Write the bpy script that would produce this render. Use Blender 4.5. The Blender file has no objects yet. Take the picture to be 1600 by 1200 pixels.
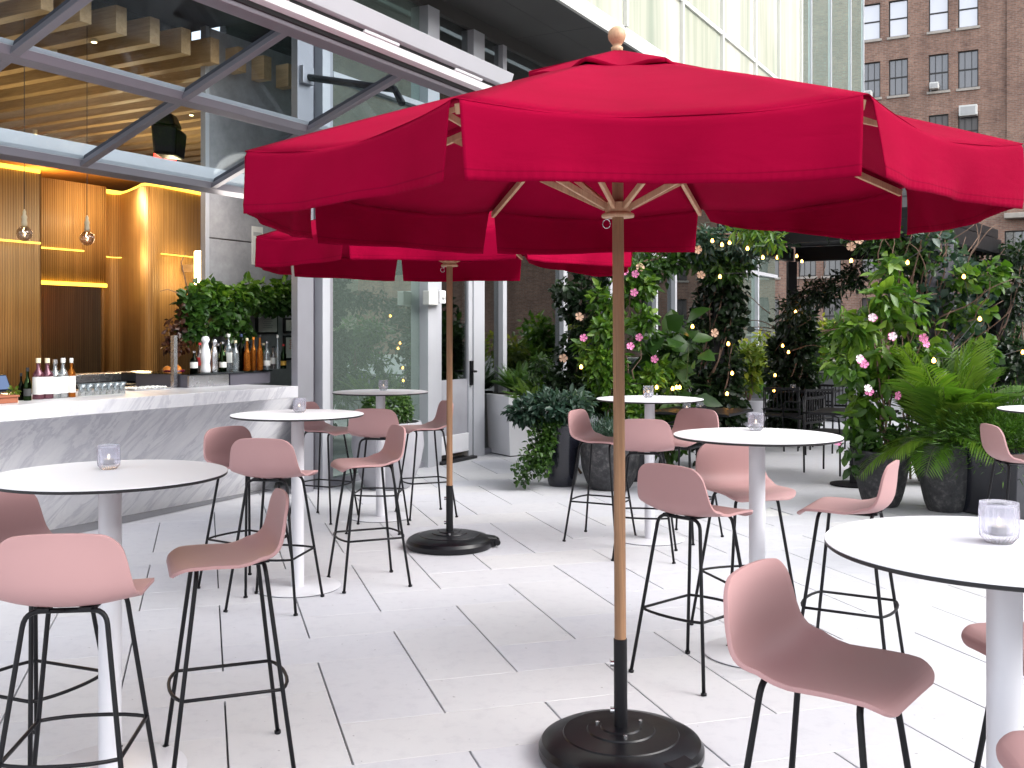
import bpy, math, random
import numpy as np
from mathutils import Vector, Matrix
random.seed(7)
RS = np.random.RandomState(11)
PI = math.pi
scn = bpy.context.scene
COL = bpy.data.collections.new("terrace"); scn.collection.children.link(COL)
H = 1.543; F = 1600.0; HY = 520.0          # eye height, focal length and horizon row in photo pixels
TH = math.radians(29); UX, UY = math.sin(TH), math.cos(TH)    # building direction u, outward normal m = (UY,-UX)
ROT = math.atan2(UY, UX); ROTM = math.atan2(-UX, UY)

def fl(px, py):
    Y = H*F/(py-HY); return ((px-800)/F*Y, Y)
def at(px, Y, py=None):
    x = (px-800)/F*Y
    return (x, Y) if py is None else (x, Y, H-(py-HY)/F*Y)
def W(s, n, z=0.0):                          # building frame: s along the facade, n inward
    return Vector((s*UX-n*UY, s*UY+n*UX, z))
def onm(px, n, py=None):                     # pixel column on the plane n -> s (and z)
    r = (px-800)/F; Y = n/(UX-UY*r); s = (UX*r+UY)*Y
    return s if py is None else (s, H-(py-HY)/F*Y)

# ------------------------------------------------------------------ materials
MATS = {}
class N:
    def __init__(s, name):
        s.m = bpy.data.materials.new(name); s.m.use_nodes = True
        s.t = s.m.node_tree; s.t.nodes.clear()
        s.out = s.t.nodes.new('ShaderNodeOutputMaterial'); MATS[name] = s.m
    def n(s, typ, **kw):
        nd = s.t.nodes.new(typ)
        for k, v in kw.items():
            if k.startswith('_'): setattr(nd, k[1:], v)
            else:
                key = k.replace('__', ' ')
                nd.inputs[key].default_value = v
        return nd
    def l(s, a, b): s.t.links.new(a, b)
    def ramp(s, fac, stops, interp='LINEAR'):
        r = s.t.nodes.new('ShaderNodeValToRGB'); r.color_ramp.interpolation = interp
        e = r.color_ramp.elements
        while len(e) < len(stops): e.new(0.5)
        for i, (p, c) in enumerate(stops):
            e[i].position = p; e[i].color = (c[0], c[1], c[2], 1)
        s.l(fac, r.inputs[0]); return r.outputs[0]
    def coord(s, kind='Object', scale=(1, 1, 1), rot=(0, 0, 0)):
        tc = s.t.nodes.new('ShaderNodeTexCoord'); mp = s.t.nodes.new('ShaderNodeMapping')
        mp.inputs['Scale'].default_value = scale; mp.inputs['Rotation'].default_value = rot
        s.l(tc.outputs[kind], mp.inputs[0]); return mp.outputs[0]
    def noise(s, vec, scale, detail=4, rough=.6, dist=0):
        nd = s.n('ShaderNodeTexNoise', Scale=scale, Detail=detail, Roughness=rough, Distortion=dist)
        s.l(vec, nd.inputs['Vector']); return nd.outputs['Fac']
    def mix(s, fac, a, b, typ='MIX'):
        nd = s.t.nodes.new('ShaderNodeMix'); nd.data_type = 'RGBA'; nd.blend_type = typ
        for sock, v in ((nd.inputs[0], fac), (nd.inputs[6], a), (nd.inputs[7], b)):
            if isinstance(v, (int, float)): sock.default_value = v
            elif isinstance(v, (tuple, list)): sock.default_value = (v[0], v[1], v[2], 1)
            else: s.l(v, sock)
        return nd.outputs[2]
    def bump(s, h, strength=.3, dist=.01):
        b = s.n('ShaderNodeBump', Strength=strength, Distance=dist); s.l(h, b.inputs['Height']); return b.outputs[0]
    def bsdf(s, color, rough=.5, metal=0, spec=.5, normal=None, sheen=0, coat=0):
        b = s.n('ShaderNodeBsdfPrincipled')
        for key, v in (('Base Color', color), ('Roughness', rough)):
            if isinstance(v, (tuple, list)): b.inputs[key].default_value = (v[0], v[1], v[2], 1)
            elif isinstance(v, (int, float)): b.inputs[key].default_value = v
            else: s.l(v, b.inputs[key])
        b.inputs['Metallic'].default_value = metal; b.inputs['Specular IOR Level'].default_value = spec
        b.inputs['Sheen Weight'].default_value = sheen; b.inputs['Coat Weight'].default_value = coat
        if normal is not None: s.l(normal, b.inputs['Normal'])
        return b.outputs[0]
    def done(s, sh): s.l(sh, s.out.inputs[0]); return s.m

def plain(name, c, rough=.5, metal=0, spec=.5, var=.08, vs=3.0, bs=60, bstr=.05, coat=0):
    k = N(name); v = k.coord()
    n1 = k.noise(v, vs, 5)
    lo = tuple(x*(1-var) for x in c); hi = tuple(min(1, x*(1+var)) for x in c)
    col = k.ramp(n1, [(.3, lo), (.7, hi)])
    rr = k.n('ShaderNodeMapRange'); rr.inputs[3].default_value = max(.02, rough-.06); rr.inputs[4].default_value = min(1, rough+.08)
    k.l(k.noise(v, vs*4, 3), rr.inputs[0])
    return k.done(k.bsdf(col, rr.outputs[0], metal, spec, k.bump(k.noise(v, bs, 3), bstr, .004), coat=coat))

def emit(name, c, st):
    k = N(name); e = k.n('ShaderNodeEmission', Strength=st); e.inputs[0].default_value = (*c, 1); return k.done(e.outputs[0])

plain('pink_plastic', (.45, .262, .26), .5, spec=.3, var=.03, vs=2, bs=500, bstr=.03)
plain('black_metal', (.0035, .0035, .0055), .45, spec=.3, var=.1, bs=300)
plain('black_plastic', (.004, .004, .006), .3, spec=.35, var=.15, vs=9, bs=120, bstr=.04)
plain('white_metal', (.66, .66, .70), .35, var=.015, bs=200, bstr=.02)
plain('white_laminate', (.74, .74, .77), .6, spec=.2, var=.015, bs=300, bstr=.02)
plain('dark_core', (.008, .008, .01), .5)
plain('aluminium', (.36, .36, .40), .38, metal=.55, var=.05, vs=1.2, bs=80, bstr=.02)
plain('aluminium_dark', (.12, .115, .14), .42, metal=.4, var=.08, vs=1.2)
plain('aluminium_pale', (.5, .51, .545), .35, metal=.25, var=.05, vs=1.2)
plain('panel_frame', (.24, .23, .26), .38, metal=.5, var=.06, vs=2)
plain('soffit_paint', (.055, .053, .05), .5, var=.15, vs=.4)
plain('white_paint', (.74, .74, .76), .5, var=.03)
plain('cream_paint', (.6, .6, .57), .45, var=.03)
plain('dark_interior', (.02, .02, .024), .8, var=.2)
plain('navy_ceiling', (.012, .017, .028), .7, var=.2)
plain('black_glazed_pot', (.012, .013, .02), .22, var=.3, vs=4, coat=.3)
plain('grey_pot', (.33, .33, .36), .55, var=.12, vs=3, bs=40, bstr=.1)
plain('soil', (.02, .013, .009), .95, var=.5, vs=40, bs=90, bstr=.9)
plain('bark', (.13, .08, .055), .85, var=.35, vs=18, bs=70, bstr=.5)
plain('twig', (.17, .105, .075), .8, var=.35, vs=14, bs=80, bstr=.4)
plain('stem_green', (.08, .11, .03), .6, var=.3, vs=20)
plain('orange_peel', (.75, .24, .02), .45, var=.1, vs=10, bs=300, bstr=.2)
plain('crimson_bowl', (.16, .008, .04), .15, var=.3, vs=12, coat=.5)
plain('cork_cap', (.72, .62, .42), .6, var=.1)
plain('paper', (.75, .74, .7), .8, var=.04, vs=8)
plain('steel', (.55, .55, .57), .25, metal=.9, var=.05)
plain('asphalt', (.06, .06, .062), .9, var=.3, vs=2, bs=80, bstr=.4)
plain('window_frame_dark', (.03, .027, .027), .5)
plain('stone_sill', (.42, .38, .34), .8, var=.15, vs=3)
plain('blue_ink', (.03, .05, .12), .4)
plain('brown_card', (.3, .1, .05), .7)
plain('grey_stone', (.21, .21, .225), .7, var=.1, vs=2)
plain('candle_wax', (.85, .83, .78), .5, var=.02)
plain('curtain', (.42, .47, .44), .8, var=.1, vs=1)
plain('ac_white', (.7, .7, .68), .5)
plain('ink', (.05, .05, .05), .7)
plain('red_ink', (.5, .03, .03), .6)
plain('ink_grey', (.45, .45, .45), .7)
plain('yellow_ink', (.7, .4, .06), .6)

def m_paving():
    k = N('paving_stone'); v = k.coord()
    at_ = k.n('ShaderNodeAttribute', _attribute_name='tint')
    base = k.ramp(at_.outputs['Fac'], [(0, (.582, .585, .622)), (.35, (.592, .594, .624)), (.7, (.602, .601, .620)), (1, (.612, .610, .620))])
    n1 = k.noise(v, 1.1, 6, .65); n2 = k.noise(v, 13, 5, .7); n3 = k.noise(v, 90, 2)
    c = k.mix(.8, base, k.ramp(n1, [(.3, (.92, .92, .94)), (.7, (1, 1, 1))]), 'MULTIPLY')
    c = k.mix(.75, c, k.ramp(n2, [(.28, (.87, .87, .89)), (.5, (1, 1, 1))]), 'MULTIPLY')
    sp = k.n('ShaderNodeTexNoise', Scale=34.0, Detail=1.0); k.l(v, sp.inputs['Vector'])
    c = k.mix(k.ramp(sp.outputs['Fac'], [(.765, (0, 0, 0)), (.785, (1, 1, 1))]), c, (.36, .36, .38))
    rr = k.n('ShaderNodeMapRange'); rr.inputs[3].default_value = .42; rr.inputs[4].default_value = .7; k.l(n1, rr.inputs[0])
    b = k.n('ShaderNodeMath', _operation='ADD'); k.l(n2, b.inputs[0]); k.l(n3, b.inputs[1])
    k.done(k.bsdf(c, rr.outputs[0], 0, .4, k.bump(b.outputs[0], .12, .004)))
m_paving()
plain('joint_dark', (.10, .10, .105), .9, var=.4, vs=12)
plain('joint_pale', (.66, .655, .65), .8, var=.08, vs=12)

def m_fabric():
    k = N('red_canvas'); v = k.coord()
    n1 = k.noise(v, 2.5, 3)
    c = k.ramp(n1, [(.3, (.245, .0006, .022)), (.7, (.30, .001, .029))])
    uv = k.coord('UV', (1, 1, 1))
    wv = k.n('ShaderNodeTexWave', _wave_type='BANDS', _bands_direction='Y', Scale=9, Distortion=4, Detail=2)
    sep = k.n('ShaderNodeSeparateXYZ'); k.l(uv, sep.inputs[0])
    hem = k.ramp(sep.outputs['Y'], [(.845, (1, 1, 1)), (.86, (.62, .62, .62)), (.875, (1, 1, 1)), (.985, (1, 1, 1)), (1, (.8, .8, .8))])
    c = k.mix(.8, c, hem, 'MULTIPLY')
    weave = k.noise(k.coord('Object', (1, 1, 1)), 900, 1)
    creases = k.noise(k.coord('Object', (1, 1, 3)), 5, 3, .5, .6)
    ad = k.n('ShaderNodeMath', _operation='MULTIPLY_ADD'); k.l(creases, ad.inputs[0]); ad.inputs[1].default_value = 6.0; k.l(weave, ad.inputs[2])
    nb = k.bump(ad.outputs[0], .25, .004)
    d = k.bsdf(c, .9, 0, .04, nb, sheen=.0)
    tr = k.n('ShaderNodeBsdfTranslucent'); k.l(c, tr.inputs[0])
    mx = k.n('ShaderNodeMixShader'); mx.inputs[0].default_value = .012; k.l(d, mx.inputs[1]); k.l(tr.outputs[0], mx.inputs[2])
    k.done(mx.outputs[0])
m_fabric()

def m_wood(name, a, b, scale=(30, 30, 1.2), rough=.5, bstr=.1):
    k = N(name); v = k.coord('Object', scale)
    n1 = k.noise(v, 1, 6, .65, .4); n2 = k.noise(v, 4, 3)
    c = k.ramp(n1, [(.3, a), (.7, b)]); c = k.mix(.35, c, k.ramp(n2, [(.35, (.6, .6, .6)), (.6, (1, 1, 1))]), 'MULTIPLY')
    k.done(k.bsdf(c, rough, 0, .4, k.bump(n2, bstr, .002)))
m_wood('pole_wood', (.22, .115, .06), (.34, .19, .10), (60, 60, 2))
m_wood('pale_wood', (.50, .30, .17), (.62, .40, .25), (60, 60, 3))
m_wood('beam_wood', (.42, .26, .125), (.58, .39, .20), (22, 1.5, 22))

def m_slats():
    k = N('slatted_wood'); uv = k.coord('UV')
    wv = k.n('ShaderNodeTexWave', _wave_type='BANDS', _bands_direction='X', Scale=9.5, Distortion=.0); k.l(uv, wv.inputs['Vector'])
    st = k.ramp(wv.outputs['Fac'], [(.0, (.45, .4, .36)), (.22, (1, 1, 1)), (1, (1, 1, 1))])
    v2 = k.coord('UV', (16, .6, 1)); n1 = k.noise(v2, 1, 5, .6, .3)
    c = k.ramp(n1, [(.25, (.27, .145, .05)), (.75, (.52, .31, .12))])
    c = k.mix(.9, c, st, 'MULTIPLY')
    k.done(k.bsdf(c, .45, 0, .4, k.bump(wv.outputs['Fac'], .5, .01)))
m_slats()

def m_marble(name, bri=1.0):
    k = N(name); v0 = k.coord('Object', (1, 1, 1), (0.0, .85, 0.0))
    mp = k.n('ShaderNodeMapping'); mp.inputs['Scale'].default_value = (.55, 1, 2.1); k.l(v0, mp.inputs[0]); v = mp.outputs[0]
    va = k.ramp(k.noise(v, 1.5, 10, .62, 1.1), [(.44, (1, 1, 1)), (.492, (.66, .66, .71)), (.505, (.60, .60, .66)), (.53, (1, 1, 1))])
    vb = k.ramp(k.noise(v, 4.2, 9, .66, .8), [(.42, (1, 1, 1)), (.49, (.80, .80, .84)), (.56, (1, 1, 1))])
    cl = k.ramp(k.noise(v, 1.1, 8, .7, .6), [(.33, (.80, .80, .845)), (.6, (1, 1, 1))])
    c = k.mix(.5, (.76*bri, .76*bri, .775*bri), va, 'MULTIPLY'); c = k.mix(.3, c, vb, 'MULTIPLY'); c = k.mix(.55, c, cl, 'MULTIPLY')
    k.done(k.bsdf(c, .28, 0, .5))
m_marble('marble', 1.02)

def m_concrete():
    k = N('concrete'); v = k.coord()
    c = k.ramp(k.noise(v, 1.6, 8, .7), [(.3, (.26, .26, .28)), (.7, (.42, .42, .44))])
    c = k.mix(.5, c, k.ramp(k.noise(v, 12, 4), [(.3, (.7, .7, .7)), (.6, (1, 1, 1))]), 'MULTIPLY')
    k.done(k.bsdf(c, .75, 0, .3, k.bump(k.noise(v, 30, 4), .2, .004)))
m_concrete()

def m_stonepot():
    k = N('rough_stone_pot'); v = k.coord()
    c = k.ramp(k.noise(v, 14, 8, .75), [(.3, (.018, .019, .021)), (.52, (.05, .05, .054)), (.72, (.16, .155, .15))])
    k.done(k.bsdf(c, .75, 0, .4, k.bump(k.noise(v, 26, 6, .7), .7, .012)))
m_stonepot()

def m_brick(name, c1, c2, mort, rough_dark):
    k = N(name); uv = k.coord('UV')
    b = k.n('ShaderNodeTexBrick', Scale=1.0); b.inputs['Color1'].default_value = (*c1, 1); b.inputs['Color2'].default_value = (*c2, 1); b.inputs['Mortar'].default_value = (*mort, 1)
    b.inputs['Brick Width'].default_value = .26; b.inputs['Row Height'].default_value = .085; b.inputs['Mortar Size'].default_value = .012
    k.l(uv, b.inputs['Vector'])
    big = k.ramp(k.noise(uv, .35, 7, .7), [(.3, rough_dark), (.65, (1, 1, 1))])
    sm = k.ramp(k.noise(uv, 7, 4, .8), [(.3, (.6, .58, .58)), (.6, (1.0, 1.0, 1.0))])
    c = k.mix(.9, b.outputs['Color'], big, 'MULTIPLY'); st = k.ramp(k.noise(k.coord('UV', (1.2, .12, 1)), 1.0, 6, .7, .4), [(.35, (.66, .65, .66)), (.55, (1, 1, 1))]); c = k.mix(.7, c, st, 'MULTIPLY'); c = k.mix(.8, c, sm, 'MULTIPLY')
    k.done(k.bsdf(c, .9, 0, .2, k.bump(b.outputs['Fac'], -.3, .01)))
m_brick('brown_brick', (.46, .27, .20), (.31, .18, .14), (.38, .32, .27), (.62, .60, .62))
m_brick('beige_stone', (.60, .55, .45), (.54, .49, .39), (.42, .38, .3), (.8, .78, .75))

def m_glass(name, tint, base_refl, trans, rough=.0, diffuse=None, dfac=.0, rmax=.7):
    k = N(name)
    t = k.n('ShaderNodeBsdfTransparent'); t.inputs[0].default_value = (*[x*trans for x in tint], 1)
    g = k.n('ShaderNodeBsdfGlossy', Roughness=rough); g.inputs[0].default_value = (*tint, 1)
    nz = k.noise(k.coord('Object'), .6, 2); k.l(k.bump(nz, .06, .05), g.inputs['Normal'])
    lw = k.n('ShaderNodeLayerWeight', Blend=.5); f = k.n('ShaderNodeMath', _operation='POWER'); k.l(lw.outputs['Facing'], f.inputs[0]); f.inputs[1].default_value = 5.0
    mr = k.n('ShaderNodeMapRange'); mr.inputs[3].default_value = base_refl; mr.inputs[4].default_value = min(1, base_refl+rmax); k.l(f.outputs[0], mr.inputs[0])
    last = t.outputs[0]
    if diffuse:
        d = k.n('ShaderNodeBsdfDiffuse'); d.inputs[0].default_value = (*diffuse, 1)
        m0 = k.n('ShaderNodeMixShader'); m0.inputs[0].default_value = dfac; k.l(last, m0.inputs[1]); k.l(d.outputs[0], m0.inputs[2]); last = m0.outputs[0]
    m = k.n('ShaderNodeMixShader'); k.l(mr.outputs[0], m.inputs[0]); k.l(last, m.inputs[1]); k.l(g.outputs[0], m.inputs[2])
    k.done(m.outputs[0])
m_glass('facade_glass', (.74, .88, .82), .42, .45, 0, (.34, .43, .38), .28)  # pale green haze of the mirrored view mixed in as diffuse colour
m_glass('door_glass', (.8, .85, .85), .22, .45)
m_glass('panel_glass', (.88, .94, .97), .012, .88, rmax=.22)
m_glass('green_glass_dark', (.55, .72, .66), .5, .3, 0, (.25, .36, .32), .7)
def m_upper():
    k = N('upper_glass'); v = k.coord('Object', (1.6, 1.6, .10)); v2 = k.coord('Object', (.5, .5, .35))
    c = k.ramp(k.noise(v, 1.3, 5, .55, .5), [(.30, (.30, .34, .28)), (.45, (.45, .46, .39)), (.6, (.56, .55, .48))])  # vertical reflections painted into the glass colour as cream streaks
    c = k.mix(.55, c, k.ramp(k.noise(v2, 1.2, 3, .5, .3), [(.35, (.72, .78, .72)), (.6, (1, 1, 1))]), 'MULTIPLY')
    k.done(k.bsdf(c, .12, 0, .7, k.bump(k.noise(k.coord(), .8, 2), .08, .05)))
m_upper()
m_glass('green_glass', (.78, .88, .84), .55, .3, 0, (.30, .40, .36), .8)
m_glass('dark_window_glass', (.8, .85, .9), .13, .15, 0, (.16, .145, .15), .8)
m_glass('sky_painted_window_glass', (.95, .95, 1), .25, .1, 0, (.72, .74, .8), .85)  # sky reflection of the top window rows painted as pale diffuse colour
m_glass('clear_glass', (.97, .98, 1), .06, .97)
m_glass('smoke_glass', (.9, .85, .85), .12, .75)
m_glass('green_bottle', (.2, .35, .15), .08, .35)
m_glass('dark_bottle', (.12, .14, .1), .06, .25)
m_glass('clear_bottle', (.9, .95, .97), .12, .8, 0, (.5, .55, .58), .15)
m_glass('amber_bottle', (.8, .35, .08), .10, .7, 0, (.4, .13, .02), .35)
m_glass('plum_bottle', (.5, .3, .35), .12, .6, 0, (.16, .06, .08), .5)
m_glass('shelf_glass', (.6, .65, .65), .15, .6, .05)

def m_cup():
    k = N('ribbed_glass')
    g = k.n('ShaderNodeBsdfGlass', Roughness=.03, IOR=1.25); g.inputs[0].default_value = (.97, .97, 1, 1)
    t = k.n('ShaderNodeBsdfTransparent'); t.inputs[0].default_value = (.96, .96, 1, 1)
    d = k.n('ShaderNodeBsdfDiffuse'); d.inputs[0].default_value = (.85, .85, .9, 1)
    m = k.n('ShaderNodeMixShader'); m.inputs[0].default_value = .6; k.l(g.outputs[0], m.inputs[1]); k.l(t.outputs[0], m.inputs[2])
    m2 = k.n('ShaderNodeMixShader'); m2.inputs[0].default_value = .08; k.l(m.outputs[0], m2.inputs[1]); k.l(d.outputs[0], m2.inputs[2])
    k.done(m2.outputs[0])
m_cup()

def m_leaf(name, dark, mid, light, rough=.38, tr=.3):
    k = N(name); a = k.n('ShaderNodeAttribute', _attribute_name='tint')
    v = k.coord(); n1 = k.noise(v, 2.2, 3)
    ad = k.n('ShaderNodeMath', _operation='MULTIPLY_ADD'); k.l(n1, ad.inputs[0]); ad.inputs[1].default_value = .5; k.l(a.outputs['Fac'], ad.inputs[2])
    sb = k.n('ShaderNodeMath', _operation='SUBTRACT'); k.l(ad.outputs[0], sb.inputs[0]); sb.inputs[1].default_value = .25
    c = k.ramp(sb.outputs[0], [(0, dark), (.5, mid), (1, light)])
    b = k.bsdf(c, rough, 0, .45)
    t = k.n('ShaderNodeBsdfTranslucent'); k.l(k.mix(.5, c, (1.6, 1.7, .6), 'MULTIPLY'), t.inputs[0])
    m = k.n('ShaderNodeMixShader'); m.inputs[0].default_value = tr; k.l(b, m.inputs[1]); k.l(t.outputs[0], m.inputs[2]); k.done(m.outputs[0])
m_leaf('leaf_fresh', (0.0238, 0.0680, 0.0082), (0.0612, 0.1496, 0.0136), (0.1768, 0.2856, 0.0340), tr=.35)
m_leaf('leaf_mid', (0.0122, 0.0374, 0.0082), (0.0340, 0.0884, 0.0136), (0.0884, 0.1700, 0.0340))
m_leaf('leaf_dark', (0.0041, 0.0122, 0.0054), (0.0116, 0.0286, 0.0095), (0.0340, 0.0612, 0.0238))
m_leaf('leaf_blue', (0.0102, 0.0306, 0.0204), (0.0340, 0.0748, 0.0510), (0.1020, 0.1564, 0.1224))
m_leaf('leaf_yellow', (0.0408, 0.0816, 0.0068), (0.1360, 0.2040, 0.0204), (0.3400, 0.3400, 0.0408), tr=.4)
m_leaf('leaf_palm', (0.0204, 0.0612, 0.0068), (0.0680, 0.1564, 0.0136), (0.1836, 0.2856, 0.0340), tr=.35)
m_leaf('leaf_red', (0.0204, 0.0068, 0.0068), (0.0544, 0.0170, 0.0102), (0.0952, 0.0408, 0.0204))
plain('petal_pink', (.72, .22, .42), .6, var=.15, vs=30)
plain('petal_white', (.8, .7, .72), .6, var=.1, vs=30)
plain('petal_peach', (.55, .35, .24), .6, var=.15, vs=30)
emit('bulb_glow', (1.0, .45, .08), 5.5)
emit('flame_glow', (1.0, .75, .5), 1.6)
emit('cove_glow', (1.0, .55, .05), 1.4)
emit('strip_glow', (1.0, .62, .08), 1.0)
emit('lamp_glow', (1.0, .72, .32), 7.0)
emit('red_glow', (1.0, .05, .03), 2.2)
emit('screen_glow', (.25, .35, .6), .25)
plain('painted_cove_orange', (.7, .32, .1), .7)  # orange glow of the cove light put into the ceiling colour

# ------------------------------------------------------------------ mesh helpers
class MB:
    def __init__(s, off=(0, 0, 0)):
        s.v = []; s.f = []; s.uv = {}; s.o = Vector(off); s.tint = None
    def add(s, vs, fs, uvs=None):
        b = len(s.v); s.v.extend([tuple(Vector(p)-s.o) for p in vs])
        for i, f in enumerate(fs):
            if uvs: s.uv[len(s.f)] = uvs[i]
            s.f.append(tuple(b+j for j in f))
        return s
    def box(s, x0, x1, y0, y1, z0, z1):
        if x0 > x1: x0, x1 = x1, x0
        if y0 > y1: y0, y1 = y1, y0
        if z0 > z1: z0, z1 = z1, z0
        v = [(x0, y0, z0), (x1, y0, z0), (x1, y1, z0), (x0, y1, z0), (x0, y0, z1), (x1, y0, z1), (x1, y1, z1), (x0, y1, z1)]
        return s.add(v, [(0, 3, 2, 1), (4, 5, 6, 7), (0, 1, 5, 4), (1, 2, 6, 5), (2, 3, 7, 6), (3, 0, 4, 7)])
    def hexa(s, v):
        return s.add(v, [(0, 3, 2, 1), (4, 5, 6, 7), (0, 1, 5, 4), (1, 2, 6, 5), (2, 3, 7, 6), (3, 0, 4, 7)])
    def tube(s, path, r, k=10, cap=True, closed=False):
        P = [Vector(p) for p in path]; n = len(P); rr = r if isinstance(r, (list, tuple)) else [r]*n
        vs = []; T = []
        for i in range(n):
            a = P[(i-1) % n] if (closed or i > 0) else P[i]; b = P[(i+1) % n] if (closed or i < n-1) else P[i]
            T.append((b-a).normalized())
        ref = Vector((0, 0, 1)) if abs(T[0].z) < .9 else Vector((1, 0, 0))
        u = T[0].cross(ref).normalized()
        for i in range(n):
            u = (u-T[i]*u.dot(T[i])).normalized(); w = T[i].cross(u)
            for j in range(k):
                a = 2*PI*j/k; vs.append(P[i]+(u*math.cos(a)+w*math.sin(a))*rr[i])
        fs = []
        for i in range(n if closed else n-1):
            for j in range(k):
                i2 = (i+1) % n; fs.append((i*k+j, i*k+(j+1) % k, i2*k+(j+1) % k, i2*k+j))
        if cap and not closed:
            fs.append(tuple(reversed(range(k)))); fs.append(tuple((n-1)*k+j for j in range(k)))
        return s.add(vs, fs)
    def lathe(s, prof, k=40, c=(0, 0, 0), rib=None, sx=1, sy=1):
        vs = []; fs = []; m = len(prof)
        for i, (r, z) in enumerate(prof):
            for j in range(k):
                a = 2*PI*j/k; q = r*(1+(rib(i, a) if rib else 0)); vs.append((c[0]+q*math.cos(a)*sx, c[1]+q*math.sin(a)*sy, c[2]+z))
        for i in range(m-1):
            for j in range(k):
                fs.append((i*k+j, i*k+(j+1) % k, (i+1)*k+(j+1) % k, (i+1)*k+j))
        if prof[0][0] > 1e-5: fs.append(tuple(reversed(range(k))))
        if prof[-1][0] > 1e-5: fs.append(tuple((m-1)*k+j for j in range(k)))
        return s.add(vs, fs)
    def grid(s, P, uv=None):
        R = len(P); C = len(P[0]); vs = [p for row in P for p in row]; fs = []; us = [] if uv else None
        for i in range(R-1):
            for j in range(C-1):
                fs.append((i*C+j, i*C+j+1, (i+1)*C+j+1, (i+1)*C+j))
                if uv: us.append([uv[i][j], uv[i][j+1], uv[i+1][j+1], uv[i+1][j]])
        return s.add(vs, fs, us)
    def build(s, name, mat, parent=None, smooth=False, bevel=0, solid=0, tint=None, auto=None):
        me = bpy.data.meshes.new(name); me.from_pydata(s.v, [], s.f); me.update()
        if s.uv:
            ul = me.uv_layers.new(name='UVMap')
            for fi, uvs in s.uv.items():
                for li, uv in zip(me.polygons[fi].loop_indices, uvs): ul.data[li].uv = uv
        if tint is not None:
            a = me.attributes.new('tint', 'FLOAT', 'POINT'); a.data.foreach_set('value', np.asarray(tint, dtype=np.float32))
        me.materials.append(MATS[mat])
        if smooth or auto:
            me.polygons.foreach_set('use_smooth', [True]*len(me.polygons))
            if auto: me.set_sharp_from_angle(angle=math.radians(auto))
        o = bpy.data.objects.new(name, me); COL.objects.link(o)
        if parent: o.parent = parent
        if solid:
            m = o.modifiers.new('s', 'SOLIDIFY'); m.thickness = solid; m.offset = -1
        if bevel:
            m = o.modifiers.new('b', 'BEVEL'); m.width = bevel; m.segments = 2; m.limit_method = 'ANGLE'
        return o

def thing(name, label, cat, loc=(0, 0, 0), rz=0, group=None, kind=None):
    o = bpy.data.objects.new(name, None); o.empty_display_size = .1; COL.objects.link(o)
    o.location = loc; o.rotation_euler = (0, 0, rz); o['label'] = label; o['category'] = cat
    if group: o['group'] = group
    if kind: o['kind'] = kind
    return o
def tag(o, label, cat=None, group=None, kind=None, loc=None, rz=None):
    o['label'] = label
    if cat: o['category'] = cat
    if group: o['group'] = group
    if kind: o['kind'] = kind
    if loc is not None: o.location = loc
    if rz is not None: o.rotation_euler = (0, 0, rz)
    return o
def dup(root, label, loc, rz=0, group=None, scale=None):
    r = root.copy(); COL.objects.link(r); r.location = loc; r.rotation_euler = (0, 0, rz); r['label'] = label
    if group: r['group'] = group
    if scale: r.scale = scale
    for ch in root.children:
        c = ch.copy(); COL.objects.link(c); c.parent = r
        for g in ch.children:
            d = g.copy(); COL.objects.link(d); d.parent = c
    return r
def structure(o, label):
    o['kind'] = 'structure'; o['label'] = label; return o

def leafmesh(P, D, Nn, L, Wd, tint, fold=.18, droop=.12):
    """leaf-sized folded blades: base P, direction D, normal Nn, length L, width Wd"""
    P = np.asarray(P, float); D = np.asarray(D, float); Nn = np.asarray(Nn, float); n = len(P)
    D = D/(np.linalg.norm(D, axis=1, keepdims=True)+1e-9)
    S = np.cross(D, Nn); S /= (np.linalg.norm(S, axis=1, keepdims=True)+1e-9); U = np.cross(S, D)
    L = np.asarray(L).reshape(-1, 1)*np.ones((n, 1)); Wd = np.asarray(Wd).reshape(-1, 1)*np.ones((n, 1))
    base = P; mid = P+D*L*.45-U*Wd*fold*.2; l = P+D*L*.4+S*Wd*.5+U*Wd*fold; r = P+D*L*.4-S*Wd*.5+U*Wd*fold; 
    l2 = P+D*L*.75+S*Wd*.33+U*(Wd*fold*.6-L*droop*.5); r2 = P+D*L*.75-S*Wd*.33+U*(Wd*fold*.6-L*droop*.5)
    tip = P+D*L-U*L*droop
    V = np.stack([base, l, mid, r, l2, r2, tip], 1).reshape(-1, 3)
    fb = np.array([[0, 2, 1], [0, 3, 2], [1, 2, 4], [3, 5, 2], [2, 6, 4], [2, 5, 6]])
    Fc = (np.arange(n)[:, None, None]*7+fb[None]).reshape(-1, 3)
    t = np.repeat(np.asarray(tint), 7)
    return V, Fc, t
def leafobj(name, sets, mat, parent, smooth=True):
    Vs = []; Fs = []; Ts = []; b = 0
    for V, Fc, t in sets:
        Vs.append(V); Fs.append(Fc+b); Ts.append(t); b += len(V)
    V = np.concatenate(Vs); Fc = np.concatenate(Fs); T = np.concatenate(Ts)
    me = bpy.data.meshes.new(name); me.vertices.add(len(V)); me.vertices.foreach_set('co', V.astype(np.float32).ravel())
    me.loops.add(len(Fc)*3); me.loops.foreach_set('vertex_index', Fc.astype(np.int32).ravel())
    me.polygons.add(len(Fc)); me.polygons.foreach_set('loop_start', np.arange(0, len(Fc)*3, 3, dtype=np.int32))
    me.update(calc_edges=True); me.validate()
    a = me.attributes.new('tint', 'FLOAT', 'POINT'); a.data.foreach_set('value', T.astype(np.float32))
    me.materials.append(MATS[mat]); me.polygons.foreach_set('use_smooth', [smooth]*len(me.polygons))
    o = bpy.data.objects.new(name, me); COL.objects.link(o); o.parent = parent; return o

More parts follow.
